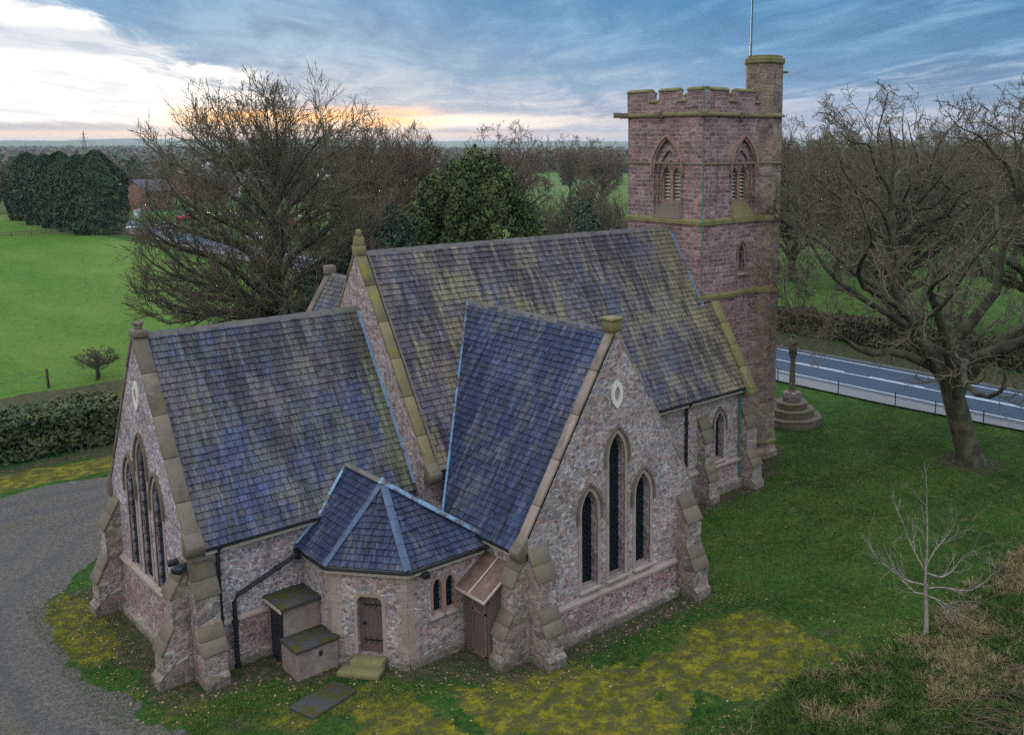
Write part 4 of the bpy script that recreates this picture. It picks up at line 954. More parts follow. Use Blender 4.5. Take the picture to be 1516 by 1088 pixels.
    # gargoyles
    for P, D in (((33.0, 33.7, 17.0), (-.75, .65, 0)), ((33.0, 31.5, 16.98), (-1, 0, 0)), ((33.05, 28.95, 16.98), (-.7, -.7, 0)), ((35.6, 28.9, 16.98), (0, -1, 0))):
        P, D = Vector(P), Vector(D).normalized(); L = .75 if P.y > 33 else .42; S_ = Vector((-D.y, D.x, 0)); m = MB()
        m.obox(P, P+D*L*.6, .24, .13, None, (0, 0, 1), .13); m.obox(P+D*L*.5, P+D*L, .3, .15, None, (0, 0, 1), .1)
        for s_ in (-1, 1): m.tube([P+D*L*.6+S_*.1*s_, P+D*L*.5+S_*.2*s_-Vector((0, 0, .14))], [.06, .03], 6)
        m.build('gargoyle', M_cop, CH, bevel=.03)
    m = MB(); m.obox((38.7, 29.3, 19.05), (39.35, 29.0, 19.1), .14, .12); m.build('water_spout', M_cop, CH, bevel=.02)
    m = MB(); m.tube([(37.1, 29.55, 17.1), (37.1, 29.55, 20), (37.14, 29.5, 24.6)], [.055, .05, .035], 10)
    for z in (17.7, 18.9, 19.4): m.tube([(37.1, 29.55, z), (37.1, 29.55, z+.08)], .085, 10)
    m.build('flagpole', M_steel, CH)
    m = MB(); c = [(32.97, 28.87, 8.5), (32.965, 28.865, 12), (32.85, 28.75, 12.1), (32.96, 28.86, 12.4), (32.97, 28.87, 16.9), (32.82, 28.7, 17.05), (32.96, 28.86, 17.3), (32.93, 28.83, 18.1), (33.1, 29, 18.3)]
    m.tube(c, .022, 6); m.build('lightning_conductor', M_conduct, CH)
tower()

# --- vestry (half octagon at the corner of chancel and transept)
def vestry():
    A, B, Cc = (12.6, 25.7), (14.05, 23.75), (16.88, 23.7); W0 = (12.6, 27.6); zt = 3.12
    m = MB()
    def wall(P, Q, holes):
        P, Q = Vector((*P, 0)), Vector((*Q, 0)); L = (Q-P).length; U = (Q-P)/L
        panel(m, [(0, 0), (L, 0), (L, zt), (0, zt)], holes, P, U, (0, 0, 1), .35); return P, U, L
    wall(W0, A, [])
    L2 = math.hypot(B[0]-A[0], B[1]-A[1]); dc = L2*.50
    door = [(dc-.40, .36), (dc+.40, .36), (dc+.40, 2.02), (dc+.36, 2.12), (dc+.26, 2.2), (dc-.26, 2.2), (dc-.36, 2.12), (dc-.40, 2.02)]
    P, U, L = wall(A, B, [door])
    ws = [(1.03, 1.42, 2.25, .31, 5), (1.48, 1.42, 2.25, .31, 5)]
    P2, U2, L3 = wall(B, Cc, [lancet(w[0], w[1], w[2], w[3], 5, 1.1) for w in ws])
    m.build('vestry_wall', M_rub, CH)
    N = U.cross(Vector((0, 0, 1)))
    f = MB(); off = [(dc-.5, .36), (dc+.5, .36), (dc+.5, 2.06), (dc+.46, 2.2), (dc+.3, 2.3), (dc-.3, 2.3), (dc-.46, 2.2), (dc-.5, 2.06)]
    ring(f, door, off, P, U, (0, 0, 1), -.01, .012); fo = f.build('door', M_ash, CH)
    d = MB(); d.face([P+U*a+Vector((0, 0, b))-N*.16 for a, b in door]); d.build('door_leaf', M_wood, fo)
    for z in (.72, 1.86):
        h = MB()
        a = P+U*(dc-.28)-N*.155+Vector((0, 0, z)); b = P+U*(dc+.36)-N*.155+Vector((0, 0, z)); h.obox(a, b, .012, .05, None, (0, 0, 1))
        for q in (.12, .3, .46):
            for s_ in (-1, 1): h.tube([a+U*q, a+U*(q-.05)+Vector((0, 0, s_*.08+.02)), a+U*(q-.1)+Vector((0, 0, s_*.1+.02))], .016, 5)
        h.build('hinge', M_iron, fo)
    h = MB(); h.tube([P+U*(dc-.22)-N*.16+Vector((0, 0, 1.3)), P+U*(dc-.22)-N*.08+Vector((0, 0, 1.3))], .05, 8); h.build('handle', M_iron, fo)
    s = MB(); s.obox(P+U*(dc-.5)+N*.18, P+U*(dc+.5)+N*.18, .5, .34, (.6,)*3); s.obox(P+U*(dc-.75)+N*.55+Vector((0, 0, 0)), P+U*(dc+.55)+N*.55, .5, .17, (.4,)*3); s.build('doorstep', M_mossy, CH, bevel=.015)
    for w in ws:
        wo = window((w[0], w[1], w[2], w[3]), P2, U2, False, 'lancet_window', .16, M_red, .07)
    f = MB(); N2 = U2.cross(Vector((0, 0, 1)))
    f.obox(P+U*-.05+N*.06, P+U*(dc-.62)+N*.06, .14, .22); f.obox(P+U*(dc+.62)+N*.06, P+U*(L+.05)+N*.06, .14, .22); f.obox(P2+N2*.06, P2+U2*1.9+N2*.06, .14, .24); [q_.build('wall_footing', M_butt, CH) for q_ in f.each(3)]
    # quoins at the angles
    rng = random.Random(9)
    for (pt, ua, ub) in ((Vector((*A, 0)), Vector((0, 1, 0)), U), (Vector((*B, 0)), -U, U2)):
        z = .25; k = 0; q = MB()
        while z < 3.05:
            hh = rng.uniform(.2, .34); la, lb = (.34, .2) if k % 2 else (.2, .34)
            for dd, l in ((ua, la), (ub, lb)):
                nn = Vector((dd.y, -dd.x, 0)); 
                if nn.dot(Vector((-1, -1, 0))) < 0: nn = -nn
                a = pt+Vector((0, 0, z+.006)); c = (rng.random(),)*3
                lo = [a, a+dd*l, a+dd*l+nn*.014, a+nn*.014]; hi_ = [p+Vector((0, 0, hh-.012)) for p in lo]
                if (lo[1]-lo[0]).cross(lo[3]-lo[0]).z < 0: lo = lo[::-1]; hi_ = hi_[::-1]
                q.hexa(lo+hi_, c)
            z += hh; k += 1
        q.build('quoin_stones', M_ash, CH)
    # roof
    ze = 3.18; o = .2
    a = Vector((12.6-o, 25.62, ze)); b = Vector((13.97, 23.75-o, ze)); c = Vector((16.88, 23.7-o, ze)); w0 = Vector((12.6-o, 27.58, ze)); ap = Vector((14.5, 25.75, 5.2)); rt = Vector((14.5, 28.05, 5.2))
    def plane(P, Q, pts, seed):
        U_ = (Q-P).normalized(); n_ = U_.cross(pts[-1]-P).normalized(); V_ = n_.cross(U_)
        slates('vestry_roof', P, U_, V_, [((p-P).dot(U_), (p-P).dot(V_)) for p in pts], M_sl3, seed=seed, h=.2, w=.22)
    wv = Vector((12.6-o, 27.58, ze)); k = (rt-ap).length
    plane(w0, a, [w0, a, ap, rt], 21); plane(a, b, [a, b, ap], 22); plane(b, c, [b, c, Vector((16.88, 23.9, ze+.25)), ap], 23)
    plane(c, Vector((16.88, 27.5, ze)), [Vector((16.88, 23.9, ze+.25)), Vector((16.88, 27.6, ze+.3)), Vector((14.5, 27.8, 5.2)), ap], 24)
    def hip(P, Q, w=.17, mat=M_lead, step=.42, nm='hip_lead'):
        d = (Q-P).normalized(); L = (Q-P).length; n = max(1, int(L/step)); mm = MB(); s_ = d.cross(Vector((0, 0, 1))).normalized(); upn = s_.cross(d)
        rng_ = random.Random(L)
        for i in range(n):
            x = P+d*(L*i/n); y = P+d*(L*(i+1)/n-.01); j = rng_.uniform(0, .01)
            for sg in (-1, 1):
                off = s_*sg*w-upn*w*.28; lo = [x+upn*(.045+j), y+upn*(.045+j), y+off+upn*(.045+j), x+off+upn*(.045+j)]; hi_ = [p+upn*.03 for p in lo]
                if (lo[1]-lo[0]).cross(lo[3]-lo[0]).dot(upn) < 0: lo = lo[::-1]; hi_ = hi_[::-1]
                mm.hexa(lo+hi_, (rng_.random(),)*3)
        mm.build(nm, mat, CH)
    hip(a, ap, .12, M_hip); hip(b, ap, .12, M_hip); hip(c+Vector((-.05, .2, .25)), ap, .15); hip(ap, rt, .12, M_ridge)
    m2 = MB(); m2.tube([ap+Vector((0, 0, .03)), ap+Vector((0, 0, .16))], [.16, .05], 8); m2.build('lead_cap', M_lead, CH)
    # lead along the edge against the chancel roof
    m2 = MB(); m2.obox(rt+Vector((0, .0, .06)), Vector((13.15, 27.4, 4.05)), .09, .05, None, (-.5, -.5, .7)); m2.obox(Vector((13.15, 27.4, 4.0)), Vector((12.42, 27.5, 3.3)), .08, .06, None, (-.5, -.5, .7)); m2.build('lead_flashing', M_lead, CH)
    zg = ze-.03
    gutter((12.34, 27.5, zg), (12.34, 25.62, zg), side=(1, 0, 0)); 
    nv = Vector((-(23.75-o-25.62), 13.97-12.4, 0)); dv = (b-a).normalized(); gutter(a+Vector((-.05, -.05, -.03)), b+Vector((-.03, -.06, -.03)), side=(-dv.y, dv.x, 0))
    gutter((13.97, 23.48, zg), (16.7, 23.45, zg))
    lf = MB(); lf.obox((14.55, 23.66, 2.86), (14.55, 23.42, 2.82), .22, .16); lf.build('floodlight', M_iron, CH, bevel=.01)
    lf = MB(); lf.obox((9.0, 27.5, 3.55), (8.75, 27.35, 3.5), .3, .16); lf.obox((9.0, 27.85, 3.6), (8.72, 27.9, 3.58), .2, .14); lf.tube([(9.15, 27.6, 3.66), (8.95, 27.55, 3.62), (9.0, 27.95, 3.66)], .03, 6); lf.build('floodlight', M_iron, CH, bevel=.01)
vestry()

# --- lean-to shed, bin store, slab
def small_buildings():
    sh = empty('lean_to_shed', (16.4, 22.9, 0)); tag(sh, 'narrow weathered wooden lean-to shed with sloping board roof between vestry and buttress', 'shed')
    L = lambda p: (p[0]-16.4, p[1]-22.9, p[2])
    x0, x1, y0, y1 = 15.98, 16.86, 22.3, 23.62
    m = MB(); m.prism([L((x0, y0, 0)), L((x1, y0, 0)), L((x1, y0, 2.75)), L((x0, y0, 2.18))], (0, y1-y0, 0)); m.build('wall', M_wood, sh)
    m = MB()
    a, b = Vector(L((15.72, y0-.12, 2.05))), Vector(L((16.88, y0-.12, 2.86))); 
    for i, (s0, s1) in enumerate(((0, .8), (.8, 1.6))):
        Z = Vector((0, 0, .05+.012*i)); w = Vector((0, 1, 0)); P = [a+w*s0, b+w*s0, b+w*s1, a+w*s1]; m.hexa([p for p in P]+[p+Z for p in P])
    m.build('roof', M_wood2, sh)
    m = MB(); m.obox(a+Vector((0, .8, .07)), b+Vector((0, .8, .07)), .05, .03); m.obox(a+Vector((-.01, 0, .0)), b+Vector((0, -.01, .0)), .03, .07); m.obox(a+Vector((-.012, 0, -.02)), a+Vector((-.012, 1.6, -.02)), .03, .08); m.build('batten', M_fascia, sh)
    d = MB(); X = x0-.03
    d.box(L((X, 22.42, .05)), L((x0+.005, 23.15, 1.98))); do = d.build('door', M_wood, sh)
    d = MB()
    for z in (.12, 1.5, 1.9): d.box(L((X-.02, 22.42, z)), L((X, 23.15, z+.08)))
    for y in (22.42, 23.07): d.box(L((X-.02, y, .05)), L((X, y+.08, 1.98)))
    d.build('door_frame', M_wood2, do)
    bs = empty('bin_store', (11.95, 26.5, 0)); tag(bs, 'rendered flat-roofed outhouse with mossy tops in two steps beside the vestry', 'outhouse')
    L = lambda p: (p[0]-11.95, p[1]-26.5, p[2])
    m = MB(); m.box(L((11.42, 26.45, 0)), L((12.58, 27.55, 1.82))); m.build('tall_wall', M_render, bs)
    m = MB(); m.box(L((11.3, 26.32, 1.82)), L((12.58, 27.58, 1.93))); m.build('roof_slab', M_slab, bs, bevel=.01)
    m = MB(); m.box(L((11.28, 26.35, 1.76)), L((11.32, 27.5, 1.86))); m.build('roof_trim', M_fascia, bs)
    m = MB(); m.box(L((11.38, 26.5, .05)), L((11.425, 27.3, 1.72))); z = .12
    do = m.build('door', M_iron, bs); m = MB()
    while z < 1.1: m.prism([L((11.38, 26.55, z)), L((11.36, 26.55, z)), L((11.38, 26.55, z+.07))], (0, .7, 0)); z += .09
    m.build('slats', M_iron, do)
    m = MB(); m.box(L((11.3, 25.42, 0)), L((12.6, 26.44, .86))); m.build('low_wall', M_render, bs)
    m = MB(); m.box(L((11.26, 25.36, .86)), L((12.66, 26.449, .96))); m.build('roof_slab', M_slab, bs, bevel=.01)
    m = MB(); m.box(L((12.0, 25.385, .55)), L((12.1, 25.42, .7))); m.build('vent', M_dark, bs)
    m = MB(); m.box((10.6, 23.5, -.05), (12.2, 24.5, .05), (.3,)*3); o = m.build('paving_slab', M_slab, None, bevel=.02)
    tag(o, 'mossy square concrete slab let into the ground in front of the outhouse', 'slab')
    o.matrix_world = Matrix.Translation((11.35, 24, .02)) @ Matrix.Rotation(R(14), 4, 'Z') @ Matrix.Translation((-11.35, -24, 0))
    # churchyard cross
    cx, cy = 43.6, 31.3; cr = empty('stone_cross', (cx, cy, 0)); tag(cr, 'old sandstone churchyard cross shaft on four octagonal steps beside the road', 'stone cross')
    def octp(r, z0, z1, m, rot=22.5, n=8, col=None):
        A = [(r*math.cos(R(rot+360/n*i)), r*math.sin(R(rot+360/n*i))) for i in range(n)]
        m.prism([(p[0], p[1], z0) for p in A], (0, 0, z1-z0), col)
    z = -.05
    for r, h in ((1.72, .55), (1.28, .42), (.9, .36)):
        m = MB(); octp(r, z, z+h-.1, m, col=(.3,)*3); octp(r+.05, z+h-.1, z+h, m, col=(.6,)*3); m.build('step', M_cop, cr, bevel=.02); z += h
    m = MB(); octp(.56, z, z+.55, m, 45, 4); m.build('socket_stone', M_butt, cr, bevel=.05); z += .55
    m = MB(); m.tube([(0, 0, z), (0, 0, z+.1), (0, 0, z+1.9)], [.24, .2, .13], 8); m.build('shaft', M_cop, cr)
    z += 1.9; m = MB(); m.tube([(0, 0, z), (0, 0, z+.18), (0, 0, z+.24)], [.13, .22, .24], 8); octp(.24, z+.24, z+.85, m, 45, 4); m.prism([(-.22, -.22, z+.85), (.22, -.22, z+.85), (0.02, -.22, z+1.15), (-.02, -.22, z+1.15)], (0, .44, 0)); m.tube([(0, 0, z+1.1), (0, 0, z+1.4)], .06, 6); m.obox((-.2, 0, z+1.25), (.2, 0, z+1.25), .08, .08); m.build('lantern_head', M_cop, cr, bevel=.02)
small_buildings()

# ------------------------------------------------------------------ trees
def tubes(groups, k):
    """groups: list of (pts (M,N,3), rad (M,N)); one mesh's verts and quads"""
    VV = []; FF = []; base = 0
    for P, r in groups:
        M, N, _ = P.shape
        d = np.gradient(P, axis=1); d /= np.linalg.norm(d, axis=2, keepdims=True)+1e-9
        ref = np.zeros_like(d); ref[..., 0] = .31; ref[..., 1] = .87; ref[..., 2] = .12
        U = np.cross(d, ref); U /= np.linalg.norm(U, axis=2, keepdims=True)+1e-9; Vv = np.cross(d, U)
        a = np.arange(k)*2*np.pi/k
        ringv = P[:, :, None, :]+r[:, :, None, None]*(U[:, :, None, :]*np.cos(a)[None, None, :, None]+Vv[:, :, None, :]*np.sin(a)[None, None, :, None])
        VV.append(ringv.reshape(-1, 3))
        i = (np.arange(M)[:, None, None]*N+np.arange(N-1)[None, :, None])*k; q = np.arange(k)[None, None, :]; q2 = (q+1) % k
        f = np.stack([i+q, i+k+q, i+k+q2, i+q2], -1).reshape(-1, 4)+base
        FF.append(f); base += M*N*k
    return np.concatenate(VV), np.concatenate(FF)
def tube_mesh(name, groups, k, mat):
    V, Fq = tubes(groups, k); return raw_mesh(name, V, Fq.ravel(), np.full(len(Fq), 4), mat, None, None, k > 4)
def grow(rng, trunks, levels, env, cen):
    """trunks: list of (pts,radii) with equal length; env(P)->>1 outside"""
    P = np.array([t[0] for t in trunks], float); Rr = np.array([t[1] for t in trunks], float); out = [(P, Rr)]
    for L in levels:
        M, N, _ = P.shape; n = L['n']; t = np.linspace(L['t'][0], L['t'][1], n)[None, :]+rng.uniform(-.5, .5, (M, n))*(L['t'][1]-L['t'][0])/n
        t = np.clip(t, 0, .995); s = t*(N-1); i = np.floor(s).astype(int); fr = (s-i)[..., None]
        m = np.arange(M)[:, None]; p = P[m, i]*(1-fr)+P[m, i+1]*fr; rp = Rr[m, i]*(1-fr[..., 0])+Rr[m, i+1]*fr[..., 0]
        d = P[m, i+1]-P[m, i]; dl = np.linalg.norm(d, axis=2, keepdims=True); d = d/(dl+1e-9)
        plen = np.linalg.norm(np.diff(P, axis=1), axis=2).sum(1)[:, None]
        p = p.reshape(-1, 3); d = d.reshape(-1, 3); rp = rp.ravel(); t = t.ravel(); plen = np.repeat(plen, n, 1).ravel(); K = len(p)
        q = rng.normal(size=(K, 3))
        if L.get('even'): g_ = np.arange(K)*2.399+rng.normal(size=K)*.25; q = np.stack([np.cos(g_), np.sin(g_), 0*g_], 1)
        q -= (q*d).sum(1, keepdims=True)*d; q /= np.linalg.norm(q, axis=1, keepdims=True)+1e-9
        ang = np.radians(rng.normal(L['ang'][0], L['ang'][1], K))[:, None]; dd = d*np.cos(ang)+q*np.sin(ang)
        ln = (L['len']*rng.uniform(.6, 1.25, K) if 'len' in L else plen*L['lr']*rng.uniform(.6, 1.2, K)*(1.15-.55*t))
        if 'keep' in L:
            kp = plen > L['keep']; p, dd, rp, ln = p[kp], dd[kp], rp[kp], ln[kp]; K = len(p)
        sg = L['seg']; pts = np.zeros((K, sg+1, 3)); pts[:, 0] = p; rad = np.zeros((K, sg+1)); r0 = np.minimum(rp*L['rr'], L.get('rmax', 9)); r0 = np.maximum(r0, L.get('rmin', .012))
        rad[:, 0] = r0
        for j in range(sg):
            o = p-cen; o[:, 2] *= .6; o /= np.linalg.norm(o, axis=1, keepdims=True)+1e-6
            dd = dd+rng.normal(size=(K, 3))*L['wig']+np.array([0, 0, L['up']])+o*L.get('out', 0); dd /= np.linalg.norm(dd, axis=1, keepdims=True)
            e = env(p); k_ = np.where(e > 1, .05, 1.)[:, None]
            p = p+dd*(ln/sg)[:, None]*k_; pts[:, j+1] = p; rad[:, j+1] = r0*(1-(1-L.get('tip', .35))*(j+1)/sg)
        ok = env(pts[:, 1]) < 1.35
        P, Rr = pts[ok], rad[ok]; out.append((P, Rr))
    return out
def limbs(rng, trunks, M, cen, rad, env_s, zlo, wig, rmax, seg=9, rise=.35):
    """main limbs: each leaves a trunk and curves out to its own place on the rounded head of the tree"""
    TP = np.concatenate([t[0] for t in trunks]); TR = np.concatenate([t[1] for t in trunks]); TD = np.concatenate([np.gradient(t[0], axis=0) for t in trunks]); TD /= np.linalg.norm(TD, axis=1, keepdims=True)+1e-9
    zmin = TP[:, 2].max()*.16; out = []; rr = []
    for i in range(M):
        cz = zlo+(1-zlo)*(i+.5)/M; a = i*2.39996+rng.normal()*.2; sr = max(0, 1-abs(cz)**2.5)**.45; k = rng.uniform(.78, .96)
        e = cen+np.array([sr*math.cos(a)*rad[0], sr*math.sin(a)*rad[0], cz*(rad[1] if cz > 0 else rad[2])])*k
        dz = e[2]-TP[:, 2]; hd = np.hypot(TP[:, 0]-e[0], TP[:, 1]-e[1]); cost = np.abs(dz-hd*.75-.5)+.45*hd+rng.rand(len(TP))*1.2+np.where(TP[:, 2] < zmin, 50, 0)
        j = int(np.argmin(cost)); p = TP[j]; L = np.linalg.norm(e-p)
        if L < 1: continue
        d0 = TD[j]*.55+(e-p)/L*.6; d0[2] += rise*.4; d0 /= np.linalg.norm(d0); c1 = p+d0*L*.42; c2 = e-((e-p)/L*.6+np.array([0, 0, rise]))*L*.3
        t = np.linspace(0, 1, seg+1)[:, None]; B = p*(1-t)**3+c1*3*t*(1-t)**2+c2*3*t*t*(1-t)+e*t**3
        w = np.zeros_like(B)
        for q_ in range(3): ph = rng.rand(3)*6.28; w += np.sin(t*(5+4*q_)+ph)*rng.normal(size=3)*wig*L/(1+q_)
        B += (w-w[0])*np.minimum(1, t*3)
        r0 = min(TR[j]*.72, rmax*L/8.); out.append(B); rr.append(r0*(1-.9*t[:, 0])+.006)
    return np.array(out), np.array(rr)
def bare_tree(name, seed, H, W, kind='lime', zc=None, trunk=None, zb=None, dens=1., rtw=.012, mat=None, r0=None, cx=0, cy=0, flat=1., l0=None):
    rng = np.random.RandomState(seed); zb = H*.12 if zb is None else zb
    c = np.array([cx, cy, zb+(H-zb)*(.46 if kind == 'lime' else .5)])
    hzu = H-c[2]; hzl = c[2]-zb
    nb = rng.rand(9)*6.28
    def env(P):
        v = (P-c)/np.array([W/2, W/2, 1.]); v[:, 2] = np.where(v[:, 2] > 0, v[:, 2]/hzu, v[:, 2]/hzl); a = np.arctan2(v[:, 1], v[:, 0])
        lump = 1+.08*np.sin(3*a+nb[0]+v[:, 2]*2)+.07*np.sin(5*a+nb[1]-v[:, 2]*3)+.05*np.sin(9*a+nb[2]+v[:, 2]*7)
        return np.sqrt(v[:, 0]**2+v[:, 1]**2+np.abs(v[:, 2])**2.6)/lump
    R0 = r0 or H*.022
    if trunk is None:
        zz = np.linspace(0, H*(.55 if kind == 'lime' else .42), 8); wv = .02*H if kind == 'lime' else .035*H
        tr = [np.stack([np.cumsum(rng.normal(0, wv*.35, 8))*(zz > 0), np.cumsum(rng.normal(0, wv*.35, 8))*(zz > 0), zz], 1)]
        trunk = [(tr[0], R0*np.array([1.35, 1, .92, .85, .76, .65, .5, .35]))]
    if kind == 'lime':
        Lb = limbs(rng, trunk, int(34*dens), c, (W/2, hzu, hzl), None, -.48, .012, H*.0095, rise=.5)
        lv = [dict(n=12, t=(.28, 1), ang=(34, 11), len=H*.17, seg=5, wig=.08, up=.05, rr=.5, rmax=H*.003, tip=.25),
              dict(n=7, t=(.1, 1), ang=(36, 12), lr=.55, seg=4, wig=.10, up=.05, rr=.6, rmax=.03, rmin=rtw*1.3, tip=.5),
              dict(n=5, t=(.1, 1), ang=(36, 13), lr=.52, seg=3, wig=.12, up=.06, rr=.6, rmax=.018, rmin=rtw, tip=.6)]
    elif kind == 'oak':
        Lb = limbs(rng, trunk, int(24*dens), c, (W/2, hzu, hzl), None, -.55, .035, H*.011, seg=12, rise=.1)
        lv = [dict(n=9, t=(.2, 1), ang=(52, 16), len=H*.15, seg=7, wig=.24, up=.04, rr=.5, rmax=H*.004, tip=.2, out=.05),
              dict(n=7, t=(.12, 1), ang=(50, 18), lr=.5, seg=5, wig=.27, up=.03, rr=.55, rmax=.04, rmin=rtw*1.4, tip=.45),
              dict(n=5, t=(.1, 1), ang=(46, 18), lr=.5, seg=4, wig=.27, up=.03, rr=.55, rmax=.022, rmin=rtw, tip=.5)]
    g = [(np.array([t[0] for t in trunk]), np.array([t[1] for t in trunk]))]+grow(rng, [(a_, b_) for a_, b_ in zip(*Lb)], lv, env, c)
    mt = tube_mesh(name+'_trunk', g[:2], 8, M_bark)
    mc = raw_mesh(name+'_crown', *(lambda a, b: (np.concatenate([a[0], b[0]]), np.concatenate([a[1], b[1]+len(a[0])]).ravel(), np.full(len(a[1])+len(b[1]), 4)))(tubes(g[2:4], 4), tubes(g[4:], 3)), mat or M_twig)
    return mt, mc
def place_tree(meshes, loc, label, group=None, rz=0, s=1, name='bare_tree', cat='tree', sz=None):
    e = empty(name, loc); e.rotation_euler = (0, 0, rz); e.scale = (s, s, sz or s); tag(e, label, cat, group)
    link('trunk', meshes[0], e); link('crown', meshes[1], e); return e

def bearing(u, d):
    a = YAW-math.atan((u-914.7)/F); return (d*math.cos(a), d*math.sin(a))
lime = bare_tree('lime', 11, 20.2, 17.2, 'lime', zb=-1.5, dens=1.9, rtw=.017, r0=.42)
place_tree(lime, (27.0, 61.0, 0), 'large bare winter tree with fanned branches rising behind the chancel roof', None, .4)
limeB = bare_tree('limeB', 23, 18.5, 9, 'lime', zb=3, dens=.75, rtw=.022, mat=M_twigR)
place_tree(limeB, (*bearing(548, 92), 0), 'bare tree catching the sunset just right of the largest bare tree', None, 2.2)
place_tree(limeB, (*bearing(605, 100), 0), 'narrower bare tree with glowing top left of the dark green yew crown', None, 4.0, .97)
oakB = bare_tree('oakB', 31, 18.6, 11.5, 'oak', zb=5, dens=1.2, rtw=.024, mat=M_twigR, flat=2)
place_tree(oakB, (*bearing(757, 118), 0), 'round-headed bare tree standing alone above the yew', None, 1.0)
scrub = bare_tree('scrub', 41, 12.4, 8, 'lime', zb=1, dens=.8, rtw=.02)
place_tree(scrub, (*bearing(868, 92), 0), 'bushy brown bare tree left of the tower', None, .3, 1, sz=1.02)
place_tree(scrub, (*bearing(915, 84), 0), 'bushy bare tree partly hidden by the tower edge', None, 2.3, .9)
place_tree(scrub, (*bearing(815, 96), 0), 'low thin bare tree between the yew and the brown bushy tree', None, 4.3, .8)
place_tree(oakB, (*bearing(888, 180), 0), 'distant bare tree on the skyline just left of the tower', None, 2.5, .92)

# big oak by the road: trunk drawn from the photo, heads of two main stems
def gnarled(pts, r):
    pts = np.array(pts, float); t = np.linspace(0, 1, len(pts)); T_ = np.linspace(0, 1, 10)
    return (np.stack([np.interp(T_, t, pts[:, i]) for i in range(3)], 1), np.interp(T_, t, r))
rtv = Vector((math.sin(YAW-.35), -math.cos(YAW-.35), 0))      # towards the right as the road-side oak is seen
q = lambda a, z, b=0: (rtv.x*a+rtv.y*b*-1*-1*0+b*.6, rtv.y*a+b*.8, z)
oak_tr = [gnarled([q(0, -.2), q(-.1, .5), q(-.7, 2.6), q(-1.35, 4.6), q(-1.5, 5.4), q(-1.2, 6.2), q(.3, 7.6), q(1.0, 9.2), q(.9, 11), q(1.6, 13), q(1.5, 15.5)], [.9, .64, .56, .52, .42, .32, .26, .22, .17, .14, .05]),
          gnarled([q(-1.2, 4.3), q(-1.9, 5.4), q(-2.9, 6.5, .6), q(-3.6, 8.2, 1), q(-3.4, 10, 1.2), q(-3.9, 12, 1.5), q(-3.5, 14.5, 1.6), q(-3.9, 16.5, 1.6)], [.36, .3, .25, .2, .17, .18, .1, .04]),
          gnarled([q(-.9, 4.8), q(.2, 5.8, -1), q(1.8, 6.8, -1.6), q(3.6, 7.3, -2), q(5.2, 8.6, -2.2), q(6.4, 10.5, -2.4), q(7.4, 12.6, -2.3)], [.38, .3, .25, .2, .18, .1, .04]),
          gnarled([q(-1.4, 4.6), q(-2.6, 5.0, -.6), q(-4.2, 5.6, -1), q(-5.6, 5.3, -1.2), q(-7, 6.2, -1.2), q(-8.2, 6.0, -1)], [.3, .24, .2, .16, .1, .04])]
oakA = bare_tree('oakA', 55, 18.7, 21, 'oak', trunk=oak_tr, zb=2.4, dens=1.7, l0=6.5, rtw=.015, cx=-.9, cy=0, flat=2)
place_tree(oakA, (44.3, 21.0, 0), 'old leaning oak with thick trunk and gnarled bare crown on the lawn beside the road', None)
oakC = bare_tree('oakC', 61, 20.5, 21, 'oak', zb=3.5, dens=1.5, l0=9.5, rtw=.02, flat=2, r0=.55)
place_tree(oakC, (69.9, 39.8, 0), 'dark bare oak rising from the hedge across the road behind the leaning oak', None, .6)
place_tree(oakC, (75.5, 31.0, 0), 'bare oak across the road at the right edge of the view', None, 3.1, .98)
k = 0
for u, d, s, rz, lab in ((1178, 112, .92, 1.2, 'bare tree showing just right of the tower turret, beyond the field'), (1245, 106, .95, 2.9, 'bare tree in the field edge left of the dark roadside oak'), (1300, 150, .95, 4.4, 'distant bare tree seen through the left half of the oak crown'),
                         (1420, 135, .9, 5.2, 'distant bare tree behind the forked oak stems'), (1505, 120, .9, .2, 'distant bare tree behind the right side of the oak crown'), (1210, 170, .95, 3.6, 'far bare tree low behind the field right of the turret'), (1370, 190, 1., 2.0, 'farthest bare tree on the skyline behind the oaks'),
  (845, 250, 1., 3.4, 'blue-tinged bare tree on the skyline above the brown bushy tree'), (1160, 210, 1., 5.1, 'bare tree just emerging from behind the tower at right'), (1275, 125, .85, .9, 'smaller bare tree between the field-edge tree and the oaks'), (1455, 180, 1., 3., 'bare tree far behind the leaning oak trunk')):
    place_tree((oakC, oakB, limeB)[k % 3] if k else oakC, (*bearing(u, d), 0), lab, None, rz, s); k += 1

